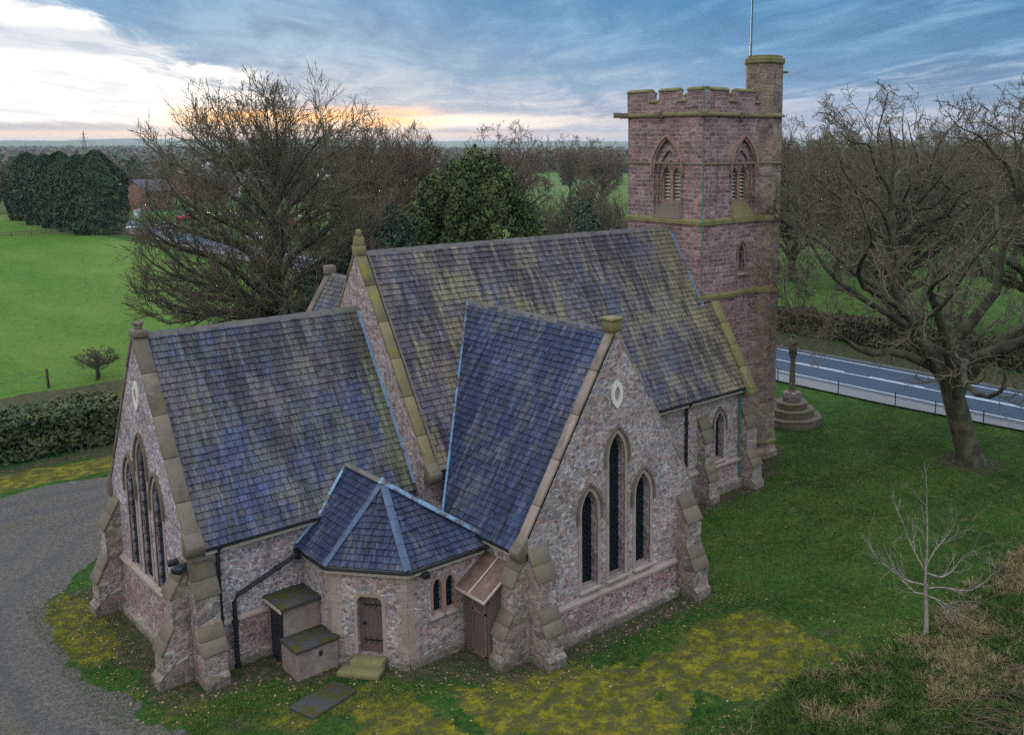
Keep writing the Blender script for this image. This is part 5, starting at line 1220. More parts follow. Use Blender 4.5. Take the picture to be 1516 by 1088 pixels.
# pale sapling in front
def sapling():
    rng = np.random.RandomState(4)
    tr = [gnarled([(0, 0, -.05), (.02, 0, .4), (0, .02, 1.1), (-.08, .05, 1.7), (-.16, .02, 2.4), (-.14, 0, 3.2), (-.2, .05, 4.1), (-.18, .1, 4.9)], [.10, .072, .063, .052, .038, .028, .016, .007])]
    X = Vector((math.sin(YAW-.3), -math.cos(YAW-.3), 0)); w = lambda a, z, b=0: (X.x*a+b*.7, X.y*a+b*.7, z)
    for L in ([(0, 1.75), (-.6, 1.8), (-1.1, 2.0), (-1.6, 2.45), (-1.85, 2.9)], [(-.1, 1.65), (.5, 1.7), (1.1, 1.85), (1.6, 2.2), (1.9, 2.5)], [(-.1, 2.15), (.4, 2.1), (.8, 2.3), (1.1, 2.75), (1.25, 3.2)],
              [(-.1, 2.2), (-.4, 2.7), (-.65, 3.2), (-.9, 3.8), (-1.0, 4.1)], [(-.12, 2.3), (.15, 2.9), (.5, 3.4), (.8, 3.9)], [(-.05, 1.45), (-.4, 1.5), (-.8, 1.8), (-1.1, 2.3)], [(0, 1.4), (.4, 1.3), (.8, 1.0)]):
        tr.append(gnarled([w(a, z, rng.uniform(-.3, .3)*abs(a)) for a, z in L], np.linspace(.027, .006, len(L))))
    c = np.array([0, 0, 3.]); env = lambda P: np.linalg.norm((P-c)/np.array([2.3, 2.3, 2.6]), axis=1)
    lv = [dict(n=8, t=(.3, 1), ang=(36, 12), len=.95, seg=4, wig=.1, up=.08, rr=.6, rmax=.013, rmin=.007, tip=.5), dict(n=5, t=(.2, 1), ang=(36, 12), lr=.55, seg=3, wig=.12, up=.05, rr=.6, rmax=.007, rmin=.004, tip=.6)]
    g = grow(rng, tr, lv, env, c)
    # nothing grows from the bare lower trunk
    return tube_mesh('sapling_trunk', [g[0]], 7, M_birch), tube_mesh('sapling_twigs', g[1:], 3, M_birch)
sp = sapling(); place_tree(sp, (26.93, 13.91, .05), 'small pale leafless sapling growing at the edge of the rough grass', None, name='sapling', cat='sapling')

# ------------------------------------------------------------------ foliage
def leaves(rng, C, N, size, up=.3, asp=.45, spread=1.):
    """quads at C facing roughly along N; returns verts, cols"""
    K = len(C); d = N+rng.normal(size=(K, 3))*.7*spread; d /= np.linalg.norm(d, axis=1, keepdims=True)+1e-9
    a = rng.normal(size=(K, 3))+np.array([0, 0, up*3]); a -= (a*d).sum(1, keepdims=True)*d; a /= np.linalg.norm(a, axis=1, keepdims=True)+1e-9
    b = np.cross(d, a); s = (size*rng.uniform(.6, 1.3, K))[:, None]
    return np.stack([C-a*s-b*s*asp*.5, C-a*s*.2+b*s*asp, C+a*s, C-a*s*.2-b*s*asp], 1).reshape(-1, 3)
def leaf_mesh(name, V, cols, mat):
    n = len(V)//4; return raw_mesh(name, V, np.arange(n*4), np.full(n, 4), mat, cols)
def rnd_cols(rng, n, clump=None):
    c = rng.rand(n, 3); 
    if clump is not None: c[:, 1] = np.clip(clump+.25*rng.normal(size=n), 0, 1)*.9
    return c
def sph(rng, n, up=-1.):
    v = rng.normal(size=(n, 3)); v /= np.linalg.norm(v, axis=1, keepdims=True); return v
def bush_mesh(name, seed, rx, ry, h, mat, clumps=90, per=260, csize=.9, leaf=.16, spike=.5, zmin=0., dome=1.6, fill=.35):
    rng = np.random.RandomState(seed); V = []; Cc = []
    for i in range(clumps):
        v = sph(rng, 1)[0]; v[2] = abs(v[2]); rr = 1 if rng.rand() > fill else rng.uniform(.4, .9); rr *= rng.uniform(.84, 1.04)
        zz = v[2]**(1/dome); xy = v[:2]*(math.sqrt(max(0, 1-zz**2))/max(1e-3, math.hypot(v[0], v[1])))
        c = np.array([xy[0]*rx*rr, xy[1]*ry*rr, zmin+zz*h*rr*.93])
        s = csize*rng.uniform(.6, 1.3); n = sph(rng, per); n[:, 2] = np.where(rng.rand(per) > .3, np.abs(n[:, 2]), n[:, 2])
        P = c+n*s*np.array([.8, .8, 1+spike])*rng.uniform(.5, 1, (per, 1))**.6
        V.append(leaves(rng, P, n+np.array([0, 0, .3]), leaf, .5)); Cc.append(rnd_cols(rng, per, rng.rand()*.9*np.ones(per)))
    return leaf_mesh(name, np.concatenate(V), np.concatenate(Cc), mat)
def stem_mesh(name, h, r, n=5, spread=.8, seed=0):
    rng = np.random.RandomState(seed); tr = []
    for i in range(n):
        a = rng.rand()*6.28; tr.append(gnarled([(0, 0, -.1), (spread*.3*math.cos(a), spread*.3*math.sin(a), h*.4), (spread*math.cos(a), spread*math.sin(a), h)], [r, r*.7, r*.2]))
    return tube_mesh(name, [(np.array([t[0] for t in tr]), np.array([t[1] for t in tr]))], 6, M_bark)
def plant(name, loc, label, cat, crown, trunk, rz=0, s=1, group=None, parts=('crown', 'trunk')):
    e = empty(name, loc); e.rotation_euler[2] = rz; e.scale = (s, s, s); tag(e, label, cat, group); link(parts[0], crown, e)
    if trunk: link(parts[1], trunk, e)
    return e
yew = bush_mesh('yew', 3, 6.4, 6.0, 13.4, M_yew, 340, 300, .85, .17, 1.1, 0, 1.25)
plant('yew_tree', (43.6, 61.2, 0), 'big olive green yew tree with tufted rounded top behind the nave ridge', 'tree', yew, stem_mesh('yew_stem', 9, .5, 5, 1.6, 1), .5, 1.08)
holly = bush_mesh('holly', 5, 2.5, 2.5, 12.5, M_holly, 110, 230, .85, .17, .4, 0, 1.0)
plant('holly_tree', (*bearing(572, 68), 0), 'narrow dark green holly tree on the left side of the yew', 'tree', holly, stem_mesh('holly_stem', 9, .25, 3, .4, 2))
ivy = bush_mesh('ivy', 6, 2.9, 2.9, 11.4, M_holly, 95, 170, .75, .16, 1.0, .8, .9, .6)
plant('ivy_clad_tree', (*bearing(872, 66), 0), 'dark blue green ragged evergreen beside the tower', 'tree', ivy, stem_mesh('ivy_stem', 11, .28, 7, 2.2, 3))
low = bush_mesh('laurel', 8, 3.4, 3.0, 4.6, M_holly, 90, 180, .8, .16, .2, 0, 1.6)
for (u, d, s, rz, lab) in ((330, 60, .8, .3, 'lowest dark evergreen shrub left of the big bare tree trunk'), (390, 57, 1.0, 2., 'dark evergreen shrub in front of the big bare tree trunk'), (450, 60, 1.25, 3., 'dark shrub right of the big bare tree trunk'), (505, 64, 1.6, 4., 'tall dark shrub behind the far transept gable'), (545, 72, 1.7, 5., 'dark shrub between far transept and holly tree')):
    plant('evergreen_shrub', (*bearing(u, d), 0), lab, 'shrub', low, None, rz, s, 'dark evergreen shrubs under the big bare tree')
place_tree(scrub, (*bearing(480, 70), 0), 'brown leafless scrub tree tangled right of the big bare tree', None, 1., .62)
def conifer_mesh(name, seed, h, r, n=26000):
    rng = np.random.RandomState(seed); t = rng.rand(n)**.85; a = rng.rand(n)*2*np.pi
    prof = np.minimum(1, (1-t)*3.2)**.6*(.82+.18*np.minimum(1, t*4)); lump = .72+.62*fbm(a*3.2+40+seed*7, t*9+30, 1., 60+seed, 4)+.05*np.sin(a*4+t*9+seed)
    rr = r*prof*lump*(1-.28*rng.rand(n)**2); P = np.stack([rr*np.cos(a), rr*np.sin(a), t*h*(1+.05*np.sin(a*3+seed))], 1)
    N = np.stack([np.cos(a), np.sin(a), .35+0*a], 1); cl = .5+.5*np.sin(a*4+t*9+seed)*np.sin(t*31+a*5)
    return leaf_mesh(name, leaves(rng, P, N, .5, 1., .9), rnd_cols(rng, n, np.clip(fbm(a*4+9, t*14+9, 1., 5)*1.6-.4, 0, 1)), M_con)
cn = [conifer_mesh('conifer', s, 13.2, 4.0) for s in (1, 2)]
for i, (x, y, lab) in enumerate(((*bearing(147, 194), 'nearest and widest of the tall conifers at the corner of the green field'), (*bearing(121, 203), 'second conifer from the road in the dark clipped row'), (*bearing(95, 213), 'middle conifer of the dark row at the left'), (*bearing(71, 224), 'fourth conifer from the road in the dark row'), (*bearing(47, 238), 'farthest conifer at the left end of the dark row'))):
    plant('conifer', (x, y, 0), lab, 'tree', cn[i % 2], stem_mesh('conifer_stem', 9, .3, 1, .1, 4) if i == 0 else None, i*1.3, (1.04, .98, 1.02, .98, 1.0)[i], 'conifers in a row beyond the green field')

def hedge(name, path, w, h, mat, label, n_per_m=620, leaf=.11, seed=0, rough=.22, twig=0):
    rng = np.random.RandomState(seed); V = []; Cc = []; e = empty(name, (*path[0], 0)); org = np.array([path[0][0], path[0][1], 0.])
    tw = []
    for (xa, ya), (xb, yb) in zip(path, path[1:]):
        L = math.hypot(xb-xa, yb-ya); n = int(L*n_per_m*(h+w*.5)/3); s = rng.rand(n)*L; dx, dy = (xb-xa)/L, (yb-ya)/L
        f = rng.rand(n)*(2*h+w); side = np.where(f < h, 0, np.where(f < 2*h, 1, 2)); off = np.where(side == 0, -w/2, np.where(side == 1, w/2, f-2*h-w/2)); z = np.where(side == 0, f, np.where(side == 1, f-h, h))
        lump = fbm(s+seed*9+50, z*1.5+side*7+60+off, 1.3, seed+70)-.5; dep = rng.rand(n)**2*.35
        nx = np.where(side == 0, -1, np.where(side == 1, 1, 0)); nz = np.where(side == 2, 1, 0); k_ = lump*rough*3-dep
        hh = 1+.4*(fbm(s+500, s*0+9, 2.6, seed+4)-.5)
        o = off+nx*k_; Z = (z+nz*k_)*hh; P = np.stack([xa+dx*s-dy*-o*-1, ya+dy*s+dx*o*-1*-1, Z], 1); P[:, 0] = xa+dx*s+dy*o; P[:, 1] = ya+dy*s-dx*o
        N = np.stack([dy*nx, -dx*nx, nz+.25], 1).astype(float)
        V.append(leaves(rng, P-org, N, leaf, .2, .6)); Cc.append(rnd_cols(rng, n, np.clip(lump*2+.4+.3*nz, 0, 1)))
        m = int(L*twig)
        if m:
            s = rng.rand(m)*L; o = rng.uniform(-w/2, w/2, m); b = np.stack([xa+dx*s+dy*o, ya+dy*s-dx*o, rng.rand(m)*h*.7], 1)-org; d = rng.normal(size=(m, 3))*np.array([.6, .6, .5])+np.array([0, 0, .7]); d /= np.linalg.norm(d, axis=1, keepdims=True)
            P4 = np.stack([b+d*h*.75*j/3+rng.normal(size=(m, 3))*.06 for j in range(4)], 1); tw.append((P4, np.full((m, 4), .014)*np.array([1, .9, .7, .5])))
    tag(e, label, 'hedge'); link('foliage', leaf_mesh(name+'_leaves', np.concatenate(V), np.concatenate(Cc), mat), e)
    if tw: link('twigs', tube_mesh(name+'_twigs', tw, 3, M_twig), e)
    # dark woody inside
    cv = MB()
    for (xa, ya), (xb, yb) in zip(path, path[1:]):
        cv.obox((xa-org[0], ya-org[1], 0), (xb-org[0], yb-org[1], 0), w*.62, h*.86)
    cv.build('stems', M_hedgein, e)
    return e
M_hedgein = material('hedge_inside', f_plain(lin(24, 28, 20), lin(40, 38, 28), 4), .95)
hedge('box_hedge', [(-12, 55.2), (15.6, 55.4)], 3.6, 2.15, M_hedge, 'thick dark clipped evergreen hedge left of the chancel beside the gravel drive', 700, .13, 1, .2, 3)
hedge('roadside_hedge', [(66.3, -10), (66, 20), (65.6, 44), (66.4, 62)], 1.7, 2.0, M_hedge2, 'ragged dark brown hedge along the far side of the road behind the oaks', 420, .14, 2, .3, 12)
hedge('roadside_hedge', [(66.8, 64), (68, 110), (72, 170)], 1.4, 1.7, M_hedge2, 'low brown hedge beside the road beyond the far trees', 160, .2, 3, .3, 3)
hedge('field_hedge', [(-60, 262), (48, 254)], 3, 3.4, M_hedge2, 'brown winter hedge at the top of the left field behind the conifers', 90, .35, 4, .4, 2)

# thorn bush and wire fence by the left field
th = bare_tree('thorn', 77, 2.1, 3.0, 'oak', zb=.7, dens=1.3, rtw=.01, r0=.10, flat=2)
place_tree(th, (18.4, 70.2, 0), 'small flat-topped bare thorn bush by the field fence', None, .5, name='thorn_bush', cat='bush')
fe = empty('wire_fence', (5, 69.4, 0)); tag(fe, 'old wooden post and wire fence along the near edge of the left field', 'fence')
x = -8.
while x < 34:
    m = MB(); j = random.uniform(-.05, .05); m.tube([(x-5, .02, -.1), (x-5+j, .0, 1.35+j)], [.09, .08], 7); m.build('post', M_bark, fe); x += 2.9
m = MB()
for z in (.45, .8, 1.15): m.tube([(-13, 0, z), (29, 0, z)], .008, 4)
m.build('wire', M_steel, fe)
rf = empty('rail_fence', (50.6, 96, 0)); tag(rf, 'brown timber post and rail fence between the left field and the road', 'fence'); pts = [(50.6+(.00017*(y-45)**2), y) for y in np.arange(96, 186, 3.)]
for a in pts: m = MB(); m.box((a[0]-50.6-.07, a[1]-96-.07, 0), (a[0]-50.6+.07, a[1]-96+.07, 1.25)); m.build('post', M_wood2, rf)
m = MB()
for a, b in zip(pts, pts[1:]):
    for z in (.4, .75, 1.1): m.obox((a[0]-50.6-.09, a[1]-96, z), (b[0]-50.6-.09, b[1]-96, z), .05, .12)
m.build('rail', M_wood2, rf)
rf2 = rf; f2 = empty('rail_fence', (0, 190, 0)); tag(f2, 'low weathered rail fence crossing the far end of the left field', 'fence')
for x in range(-10, 50, 3): m = MB(); m.box((x-.07, -.07, 0), (x+.07, .07, 1.1)); m.build('post', M_wood2, f2)
m = MB(); m.box((-10, -.11, .35), (49, -.07, .5)); m.box((-10, -.11, .8), (49, -.07, .95)); m.build('rail', M_wood2, f2)
for i, y in enumerate((37.6, 32.9, 28.9, 26.3, 23.4, 19.8, 15.5)):
    m = MB(); m.tube([(50.75, y, 0), (50.76, y, .95)], .035, 6); o = m.build('marker_post', M_iron)
    tag(o, 'thin dark marker post by the road, ' + ('nearest the stone cross', 'second from the stone cross', 'third from the stone cross', 'just left of the oak trunk', 'just right of the oak trunk', 'second right of the oak trunk', 'at the right edge of the picture')[i], 'post', 'marker posts along the pavement edge')

# ------------------------------------------------------------------ grass tufts
def blades(name, X, Y, hgt, wid, lean, mat, rng, green, label, cat):
    n = len(X); Z = gz(X, Y)-.01; b = np.stack([X, Y, Z], 1); a = rng.rand(n)*6.283; w = np.stack([np.cos(a), np.sin(a), 0*a], 1)*wid[:, None]/2
    l = rng.normal(size=(n, 2))*lean; tip = b+np.stack([l[:, 0]*hgt, l[:, 1]*hgt, hgt*(1-.25*np.hypot(l[:, 0], l[:, 1]))], 1); mid = b+(tip-b)*.55+np.array([0, 0, 1])*hgt[:, None]*.12
    V = np.stack([b-w, b+w, mid+w*.7, tip, mid-w*.7], 1).reshape(-1, 3); me = raw_mesh(name, V, np.arange(n*5), np.full(n, 5), mat, np.stack([rng.rand(n), green, rng.rand(n)], 1))
    o = link(name, me); return tag(o, label, cat, None, 'stuff')
def grass():
    rng = np.random.RandomState(12)
    # rough bank: tussocks of dead and green grass
    nt = 5200; X = rng.uniform(15, 42, nt); Y = rng.uniform(6, 15.4, nt); s = sdf(X, Y, BANK)+(fbm(X, Y, 2, 5)-.5)*1.5; ok = s < 0; X, Y = X[ok], Y[ok]; nt = len(X)
    per = 34; dead = (fbm(X+30, Y+30, 1.6, 44)+rng.normal(size=nt)*.09+np.clip((X-25)*.012, -.08, .08) > .575).astype(float); sz = rng.uniform(.5, 1.2, nt)
    TX = np.repeat(X, per)+rng.normal(size=nt*per)*.10; TY = np.repeat(Y, per)+rng.normal(size=nt*per)*.10; D = np.repeat(dead, per); Sz = np.repeat(sz, per)
    for k, (nm, lb, mt) in enumerate((('rough_grass', 'long green tussock grass on the rough bank at lower right', M_grass), ('dead_grass', 'straw coloured dead grass tussocks on the bank around the sapling', M_straw))):
        m = (D > .5) == bool(k); g = rng.rand(m.sum())*(.45 if k == 0 else 1)
        blades(nm, TX[m], TY[m], .30*Sz[m]*rng.uniform(.5, 1.2, m.sum()), np.full(m.sum(), .018), .75, mt, rng, g, lb, 'grass')
    # short lawn
    n = 300000; X = rng.uniform(8, 52, n); Y = rng.uniform(13.5, 30, n); ok = (sdf(X, Y, CHURCH_FOOT) > .2); ok &= rng.rand(n) < np.clip(34/np.hypot(X, Y), 0, 1)**1.5; m_ = sdf(X, Y, MOSS); ok &= (m_ > .6) | (rng.rand(n) < .15+.85*np.clip((m_+1.4+(fbm(X, Y, 1.2, 88)-.5)*2)/1.6, 0, 1))
    X, Y = X[ok], Y[ok]; n = len(X); blades('lawn_grass', X, Y, rng.uniform(.03, .10, n), np.full(n, .016), .8, M_grass, rng, np.clip(fbm(X, Y, 2.5, 3)*1.2-.35+rng.rand(n)*.35, 0, 1), 'mown grass of the churchyard lawn right of the church', 'grass')
    n = 36000; X = rng.uniform(6.5, 16, n); Y = rng.uniform(22, 36, n); m_ = np.minimum(sdf(X, Y, MOSS2), sdf(X, Y, MOSS)); ok = (m_ < .7) & (sdf(X, Y, CHURCH_FOOT) > -.6) & ~((X > 9.1) & (Y > 27.5)) & ~((X > 11.2) & (Y > 25.3)) & ~((X > 12.4) & (Y > 23.3)); X, Y = X[ok], Y[ok]; n = len(X)
    blades('weeds', X, Y, rng.uniform(.02, .09, n), np.full(n, .02), .9, M_grass, rng, rng.rand(n)*.5, 'low weeds and moss along the foot of the chancel walls', 'weeds')
grass()
def litter():
    rng = np.random.RandomState(31); n = 26000; X = rng.uniform(7, 42, n); Y = rng.uniform(9, 38, n); k = fbm(X, Y, 2.2, 91); near = sdf(X, Y, CHURCH_FOOT)
    ok = (near > -.4) & (((near < 1.1) & (rng.rand(n) < .8)) | ((sdf(X, Y, BANK) < .5)) | (rng.rand(n) < .10*(k > .5))) & ~((X > 9.2) & (Y > 27.6)) & ~((X > 12.6) & (Y > 25.2)) & ~((X > 14) & (Y > 23.6)) & ~((X > 16.8) & (X < 24.4) & (Y > 21.5))
    X, Y = X[ok], Y[ok]; n = len(X); C = np.stack([X, Y, gz(X, Y)+.02], 1)
    V = leaves(rng, C, np.tile([0, 0, 2.], (n, 1)), .035, 0, .8); o = link('fallen_leaves', leaf_mesh('fallen_leaves', V, rng.rand(n, 3), material('dead_leaves', f_leaf(lin(84, 60, 40), lin(140, 104, 74), lin(170, 140, 108)), .9))); tag(o, 'brown fallen leaves scattered around the church walls and bank', 'leaves', None, 'stuff')
litter()
def brambles():
    rng = np.random.RandomState(3); M = 900; b = np.stack([rng.uniform(20, 30, M), rng.uniform(8, 10.6, M), np.full(M, .4)], 1); b[:, 2] = gz(b[:, 0], b[:, 1]); a = rng.rand(M)*6.28; L = rng.uniform(.5, 1.4, M)
    P = [b]; d = np.stack([np.cos(a)*.5, np.sin(a)*.5, np.ones(M)], 1)
    for j in range(6): d = d+np.stack([np.cos(a)*.25, np.sin(a)*.25, -.36*np.ones(M)], 1)+rng.normal(size=(M, 3))*.12; d /= np.linalg.norm(d, axis=1, keepdims=True); P.append(P[-1]+d*(L/6)[:, None])
    me = tube_mesh('bramble', [(np.stack(P, 1), np.full((M, 7), .008))], 3, M_twigR); o = link('bramble_thicket', me); tag(o, 'tangle of brown bramble stems in the bottom right corner', 'brambles', None, 'stuff')
brambles()

# ------------------------------------------------------------------ village, vehicles, far land
M_brick = material('house_brick', f_plain(lin(112, 78, 70), lin(140, 102, 88), 1.5), .9)
M_rooft = material('house_roof', f_plain(lin(72, 66, 74), lin(98, 88, 92), 1), .8)
M_pane = material('window_pane', f_plain(lin(40, 52, 66), lin(60, 76, 92), 1), .15, 0, .6)
def house(u, d, w, dp, h, rz, wall, label, roofh=2.6):
    e = empty('house', (*bearing(u, d), 0)); e.rotation_euler[2] = rz; tag(e, label, 'house')
    m = MB(); m.box((-w/2, -dp/2, 0), (w/2, dp/2, h)); 
    for s in (-1, 1): m.prism([(s*(w/2-.01), -dp/2, h), (s*(w/2-.01), dp/2, h), (s*(w/2-.01), 0, h+roofh)], (-s*.3, 0, 0))
    m.build('wall', wall, e); m = MB()
    for s in (-1, 1): m.hexa([(-w/2-.3, s*(dp/2+.4), h-.2), (w/2+.3, s*(dp/2+.4), h-.2), (w/2+.3, 0, h+roofh), (-w/2-.3, 0, h+roofh), (-w/2-.3, s*(dp/2+.4), h), (w/2+.3, s*(dp/2+.4), h), (w/2+.3, 0, h+roofh+.2), (-w/2-.3, 0, h+roofh+.2)])
    ro = m.build('roof', M_rooft, e); m = MB(); m.box((w*.3, -.4, h+roofh-.6), (w*.3+.9, .4, h+roofh+1.1)); m.build('chimney', wall, ro)
    for z in (1., 3.6):
        if z+1.2 > h: continue
        for k in range(max(2, int(w/3.2))):
            x = -w/2+1.2+k*(w-2.4)/max(1, int(w/3.2)-1)
            for s in (-1, 1):
                m = MB(); m.box((x-.55, s*dp/2-.06, z), (x+.55, s*dp/2+.06, z+1.2)); wo = m.build('window', M_white, e)
                m = MB(); m.box((x-.45, s*dp/2-.075, z+.1), (x+.45, s*dp/2+.075, z+1.1)); m.build('pane', M_pane, wo)
hs = [(197, 400, 12, 8, 5.2, .9, M_brick, 'red brick house with dark slate roof seen above the trees right of the conifers'),
      (222, 262, 9, 7, 4.6, .5, M_brick, 'orange brick house end behind the left twigs of the big bare tree'),
      (268, 330, 11, 8, 5, 1.2, M_brick, 'brick house behind the left branches of the big bare tree'),
      (318, 300, 14, 8, 5, .7, M_brick, 'long brick house glimpsed through the middle branches of the bare tree'),
      (375, 340, 10, 8, 5, .2, M_white, 'white walled house behind the big bare tree trunk'),
      (436, 310, 12, 8, 5, 1.0, M_brick, 'brick house right of the big bare tree trunk'),
      (492, 380, 12, 8, 5, .6, M_white, 'far white house seen through the right side of the big bare tree'),
      (300, 430, 12, 8, 5, .3, M_white, 'farthest white house behind the upper left branches')]
for h in hs: house(*h)
pl = MB(); pl.box((-2.6, -.05, 0), (2.6, .05, 1.9)); o = pl.build('site_hoarding', M_white); o.location = (*bearing(206, 232), 0); o.rotation_euler[2] = .9; tag(o, 'pale panel hoarding beside the road right of the conifers', 'hoarding')
car_paints = [material('car_paint_'+n, (lambda c: lambda t: {'Base Color': c})(c), .3, .2, .5) for n, c in (('white', lin(214, 218, 222)), ('silver', lin(140, 150, 160)), ('blue', lin(50, 80, 130)), ('red', lin(170, 40, 36)), ('grey', lin(84, 90, 98)))]
M_tyre = material('tyre', f_plain((.01, .01, .01), (.02, .02, .02)), .9); M_lampR = material('tail_lamp', lambda t: {'Base Color': lin(200, 30, 24), 'Roughness': .3}, .4)
def car(loc, rz, paint, label, group='cars parked in front of the far houses', hi=False):
    e = empty('car', loc); e.rotation_euler[2] = rz; tag(e, label, 'car', group)
    pr = [(-2.1, .3), (-2.12, .75), (-1.95, .98), (-1.5, 1.02), (-1.0, 1.42), (.45, 1.44), (1.1, 1.0), (1.9, .9), (2.1, .7), (2.1, .3)]
    m = MB(); m.prism([(x, -.85, z) for x, z in pr], (0, 1.7, 0)); m.build('body', paint, e, bevel=.08)
    m = MB(); m.prism([(x, -.87, z) for x, z in [(-1.42, 1.0), (-1.0, 1.34), (.4, 1.36), (.95, 1.0)]], (0, 1.74, 0)); m.prism([(.42, -.7, 1.43), (1.12, -.7, 1.01), (1.15, -.7, 1.03), (.46, -.7, 1.455)], (0, 1.4, 0)); m.prism([(-1.5, -.7, 1.03), (-1.02, -.7, 1.42), (-1.05, -.7, 1.45), (-1.54, -.7, 1.05)], (0, 1.4, 0)); m.build('glass', M_pane, e)
    for x in (-1.3, 1.3):
        for s in (-1, 1): m = MB(); m.tube([(x, s*.7, .32), (x, s*.9, .32)], .33, 12); m.build('wheel', M_tyre, e)
    for s in (-1, 1):
        m = MB(); m.box((-2.16, s*.6-.18, .7), (-2.05, s*.6+.18, .88)); m.build('tail_light', M_lampR, e)
car((*bearing(375, 166), .07), 1.63, car_paints[0], 'white car driving away on the road behind the big bare tree', None)
rng_ = random.Random(4)
for i in range(8):
    u = 246+i*30; d = 205+rng_.uniform(-14, 22)+(i % 3)*14
    car((*bearing(u, d), .02), rng_.uniform(0, 3), car_paints[(i*3) % 5], '%s parked car behind the tallest bare tree, parked car %d from the left' % (('white', 'red', 'silver', 'grey', 'blue')[i % 5], i+1))
for u, d, h, lb in ((185, 250, 9, 'wooden telegraph pole right of the conifer row'), (212, 232, 8, 'pale lamp column beside the road right of the conifers'), (290, 240, 9, 'telegraph pole behind the left part of the big bare tree')):
    m = MB(); m.tube([(0, 0, 0), (0, 0, h)], [.14, .1], 7); m.box((-.7, -.05, h-.8), (.7, .05, h-.68)); o = m.build('utility_pole', M_steel); o.location = (*bearing(u, d), 0); tag(o, lb, 'pole')
# lattice pylon on the skyline
m = MB(); H = 34
for s1, s2 in ((-1, -1), (1, -1), (1, 1), (-1, 1)): m.tube([(s1*3, s2*3, 0), (s1*1, s2*1, 20), (0, 0, H)], .22, 4)
for z in (20, 25, 29): m.tube([(-5 if z == 25 else -3.6, 0, z), (5 if z == 25 else 3.6, 0, z)], .22, 4)
for z in range(0, 20, 5): w0 = 3-z*.1; w1 = 3-(z+5)*.1; m.tube([(-w0, -w0, z), (w1, -w1, z+5)], .14, 4); m.tube([(w0, -w0, z), (-w1, -w1, z+5)], .14, 4)
o = m.build('pylon', M_iron); o.location = (*bearing(133, 1350), 0); tag(o, 'lattice electricity pylon on the skyline above the conifers', 'pylon')

# mid-distance trees as things, woods beyond as one mass
mid = [bare_tree('midA', 91, 12, 10, 'lime', zb=1.5, dens=.8, rtw=.05, mat=M_twigR), bare_tree('midB', 93, 12, 11, 'oak', zb=1.5, dens=.8, rtw=.05)]
midE = bush_mesh('mid_evergreen', 15, 3.6, 3.6, 9, M_con, 60, 60, 1.2, .5, .4, 0, 1.3)
rg = random.Random(8); n = 0
where = ['behind the conifer row', 'left of the brick house', 'left of the tallest tree', 'behind the tallest tree', 'right of the tallest tree', 'in the gap above the holly tree', 'above the yew', 'left of the tower', 'right of the tower', 'behind the roadside oaks']
for i in range(58):
    if i < 42: u = -20+i*22.6+rg.uniform(-8, 8)
    else: u = 1165+(i-42)*24+rg.uniform(-8, 8)
    d = rg.choice((240, 300, 360, 430, 520))*rg.uniform(.9, 1.1)
    if i in (0, 1): d = 262
    if 600 < u < 960: d = max(d, 380)
    w = where[0 if u < 175 else 1 if u < 215 else 2 if u < 330 else 3 if u < 430 else 4 if u < 540 else 5 if u < 640 else 6 if u < 800 else 7 if u < 950 else 8 if u < 1250 else 9]
    s = rg.uniform(.75, 1.15)
    if i % 4 == 2: plant('evergreen_tree', (*bearing(u, d), 0), 'small far evergreen '+w+', far tree %d from the left' % (i+1), 'tree', midE, None, rg.random()*6, s, 'far evergreen trees among the fields')
    else: place_tree(mid[i % 2], (*bearing(u, d), 0), 'far bare tree '+w+', far tree %d from the left' % (i+1), 'far bare trees among the fields', rg.random()*6, s)
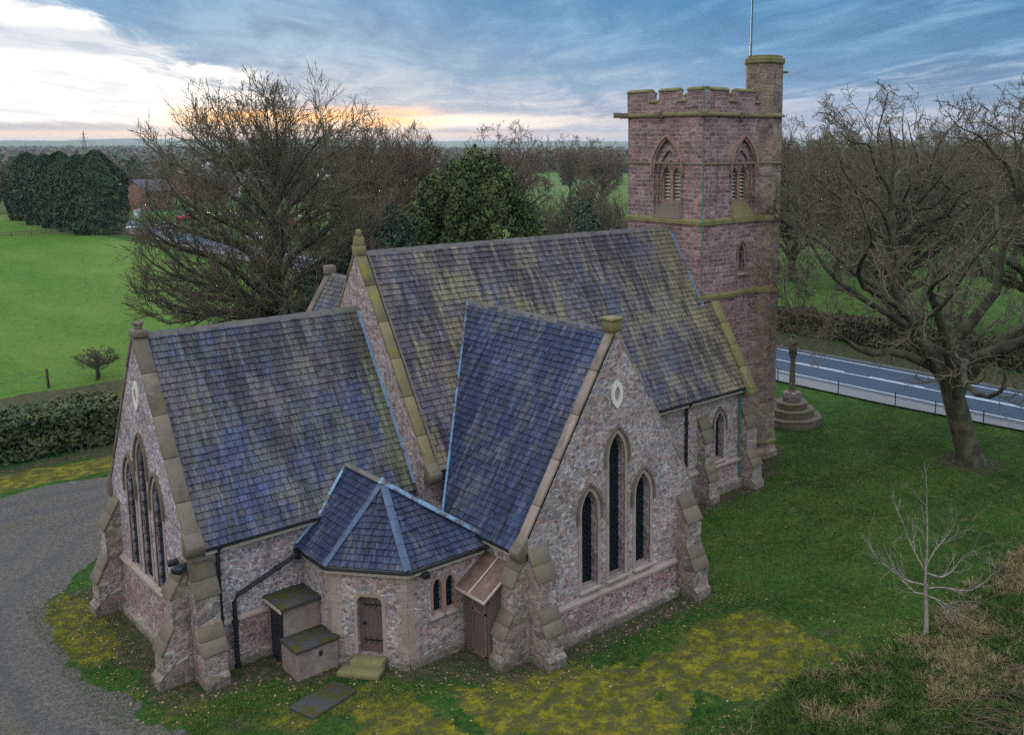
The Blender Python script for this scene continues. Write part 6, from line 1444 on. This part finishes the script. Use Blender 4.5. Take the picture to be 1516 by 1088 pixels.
def woods():
    rng = np.random.RandomState(77); C = []; Sz = []; K = 0
    def add(u0, u1, d0, d1, n, h0, h1):
        u = rng.uniform(u0, u1, n); d = d0*(d1/d0)**rng.rand(n); a = YAW-np.arctan((u-914.7)/F); return np.stack([d*np.cos(a), d*np.sin(a), rng.uniform(h0, h1, n)], 1)
    T_ = [add(-120, 1620, 480, 900, 900, 7, 12), add(-120, 1620, 900, 1800, 2200, 8, 13), add(-120, 1620, 1800, 3300, 4200, 9, 14)]
    T_ = np.concatenate(T_); k = fbm(T_[:, 0]+9000, T_[:, 1]+9000, 330, 6); T_ = T_[(k > .47) | (np.hypot(T_[:, 0], T_[:, 1]) > 3000)]
    z = gz(T_[:, 0], T_[:, 1]); V = []; Cc = []
    per = 46; n = len(T_); v = sph(rng, n*per); v[:, 2] = np.abs(v[:, 2]); h = np.repeat(T_[:, 2], per); b = np.repeat(np.stack([T_[:, 0], T_[:, 1], z], 1), per, 0)
    P = b+v*np.stack([h*.55, h*.55, h*.95], 1)*rng.uniform(.5, 1, (n*per, 1)); sz = h*.16*(1+np.repeat(np.hypot(T_[:, 0], T_[:, 1]), per)/5000)
    hue = np.repeat(rng.rand(n), per)
    ev = hue > .78
    for msk, mt, nm, lb in ((~ev, M_twigfar, 'far_woodland', 'brown leafless far-off woods and hedgerows reaching to the horizon'), (ev, M_con, 'far_evergreens', 'dark evergreens scattered through the far-off woods')):
        Vx = leaves(rng, P[msk], v[msk], sz[msk], .3, .7); o = link(nm, leaf_mesh(nm, Vx, rnd_cols(rng, msk.sum(), hue[msk]), mt)); tag(o, lb, 'woodland', None, 'stuff')
M_twigfar = material('far_twigs', f_leaf(lin(74, 66, 56), lin(110, 96, 80), lin(98, 92, 70)), .95)
woods()
# low hills along the horizon
rng = np.random.RandomState(2)
for k, (D, hh, lb) in enumerate(((3400, 26, 'low blue wooded ridge along the horizon'), (4600, 44, 'faint far hills on the skyline'))):
    A = np.linspace(YAW-.75, YAW+.75, 400); prof = fbm(A*900+100, A*0+5, 120, 30+k, 5); pts = []; f = []
    for i, a in enumerate(A):
        h = hh*(.35+.9*prof[i]); c, s_ = math.cos(a), math.sin(a)
        for r_, z_ in ((D*.86, -3), (D, h), (D*1.1, h*.9), (D*1.2, -3)): pts.append((r_*c, r_*s_, z_))
    for i in range(399):
        for j in range(3): f += [4*i+j, 4*i+j+1, 4*i+j+5, 4*i+j+4]
    o = link('hills', raw_mesh('hills', pts, f, [4]*(399*3), M_hill if k else M_hill)) if False else None
    if o is None:
        M_h = material('hill_woods', lambda t: t.mix(t.noise(t.pos(), .01, 6, .7), lin(60, 70, 50), lin(96, 104, 74)), .95)
        o = link('hills', raw_mesh('hills', pts, f, [4]*(399*3), M_h, smooth=True))
    tag(o, lb, 'hills', None, 'structure')

# ------------------------------------------------------------------ haze
def haze():
    m = bpy.data.materials.new('haze_air'); m.use_nodes = True; nt = m.node_tree; nt.nodes.clear(); out = nt.nodes.new('ShaderNodeOutputMaterial'); v = nt.nodes.new('ShaderNodeVolumePrincipled')
    v.inputs['Color'].default_value = (.72, .86, 1, 1); v.inputs['Density'].default_value = .00010; v.inputs['Anisotropy'].default_value = .2
    nt.links.new(v.outputs[0], out.inputs['Volume'])
    mb = MB(); mb.box((-1500, -1500, -5), (5600, 6600, 62)); o = mb.build('haze', m); tag(o, 'thin blue evening haze over the far countryside', 'haze', None, 'stuff')
HAZE = True
if HAZE: haze()
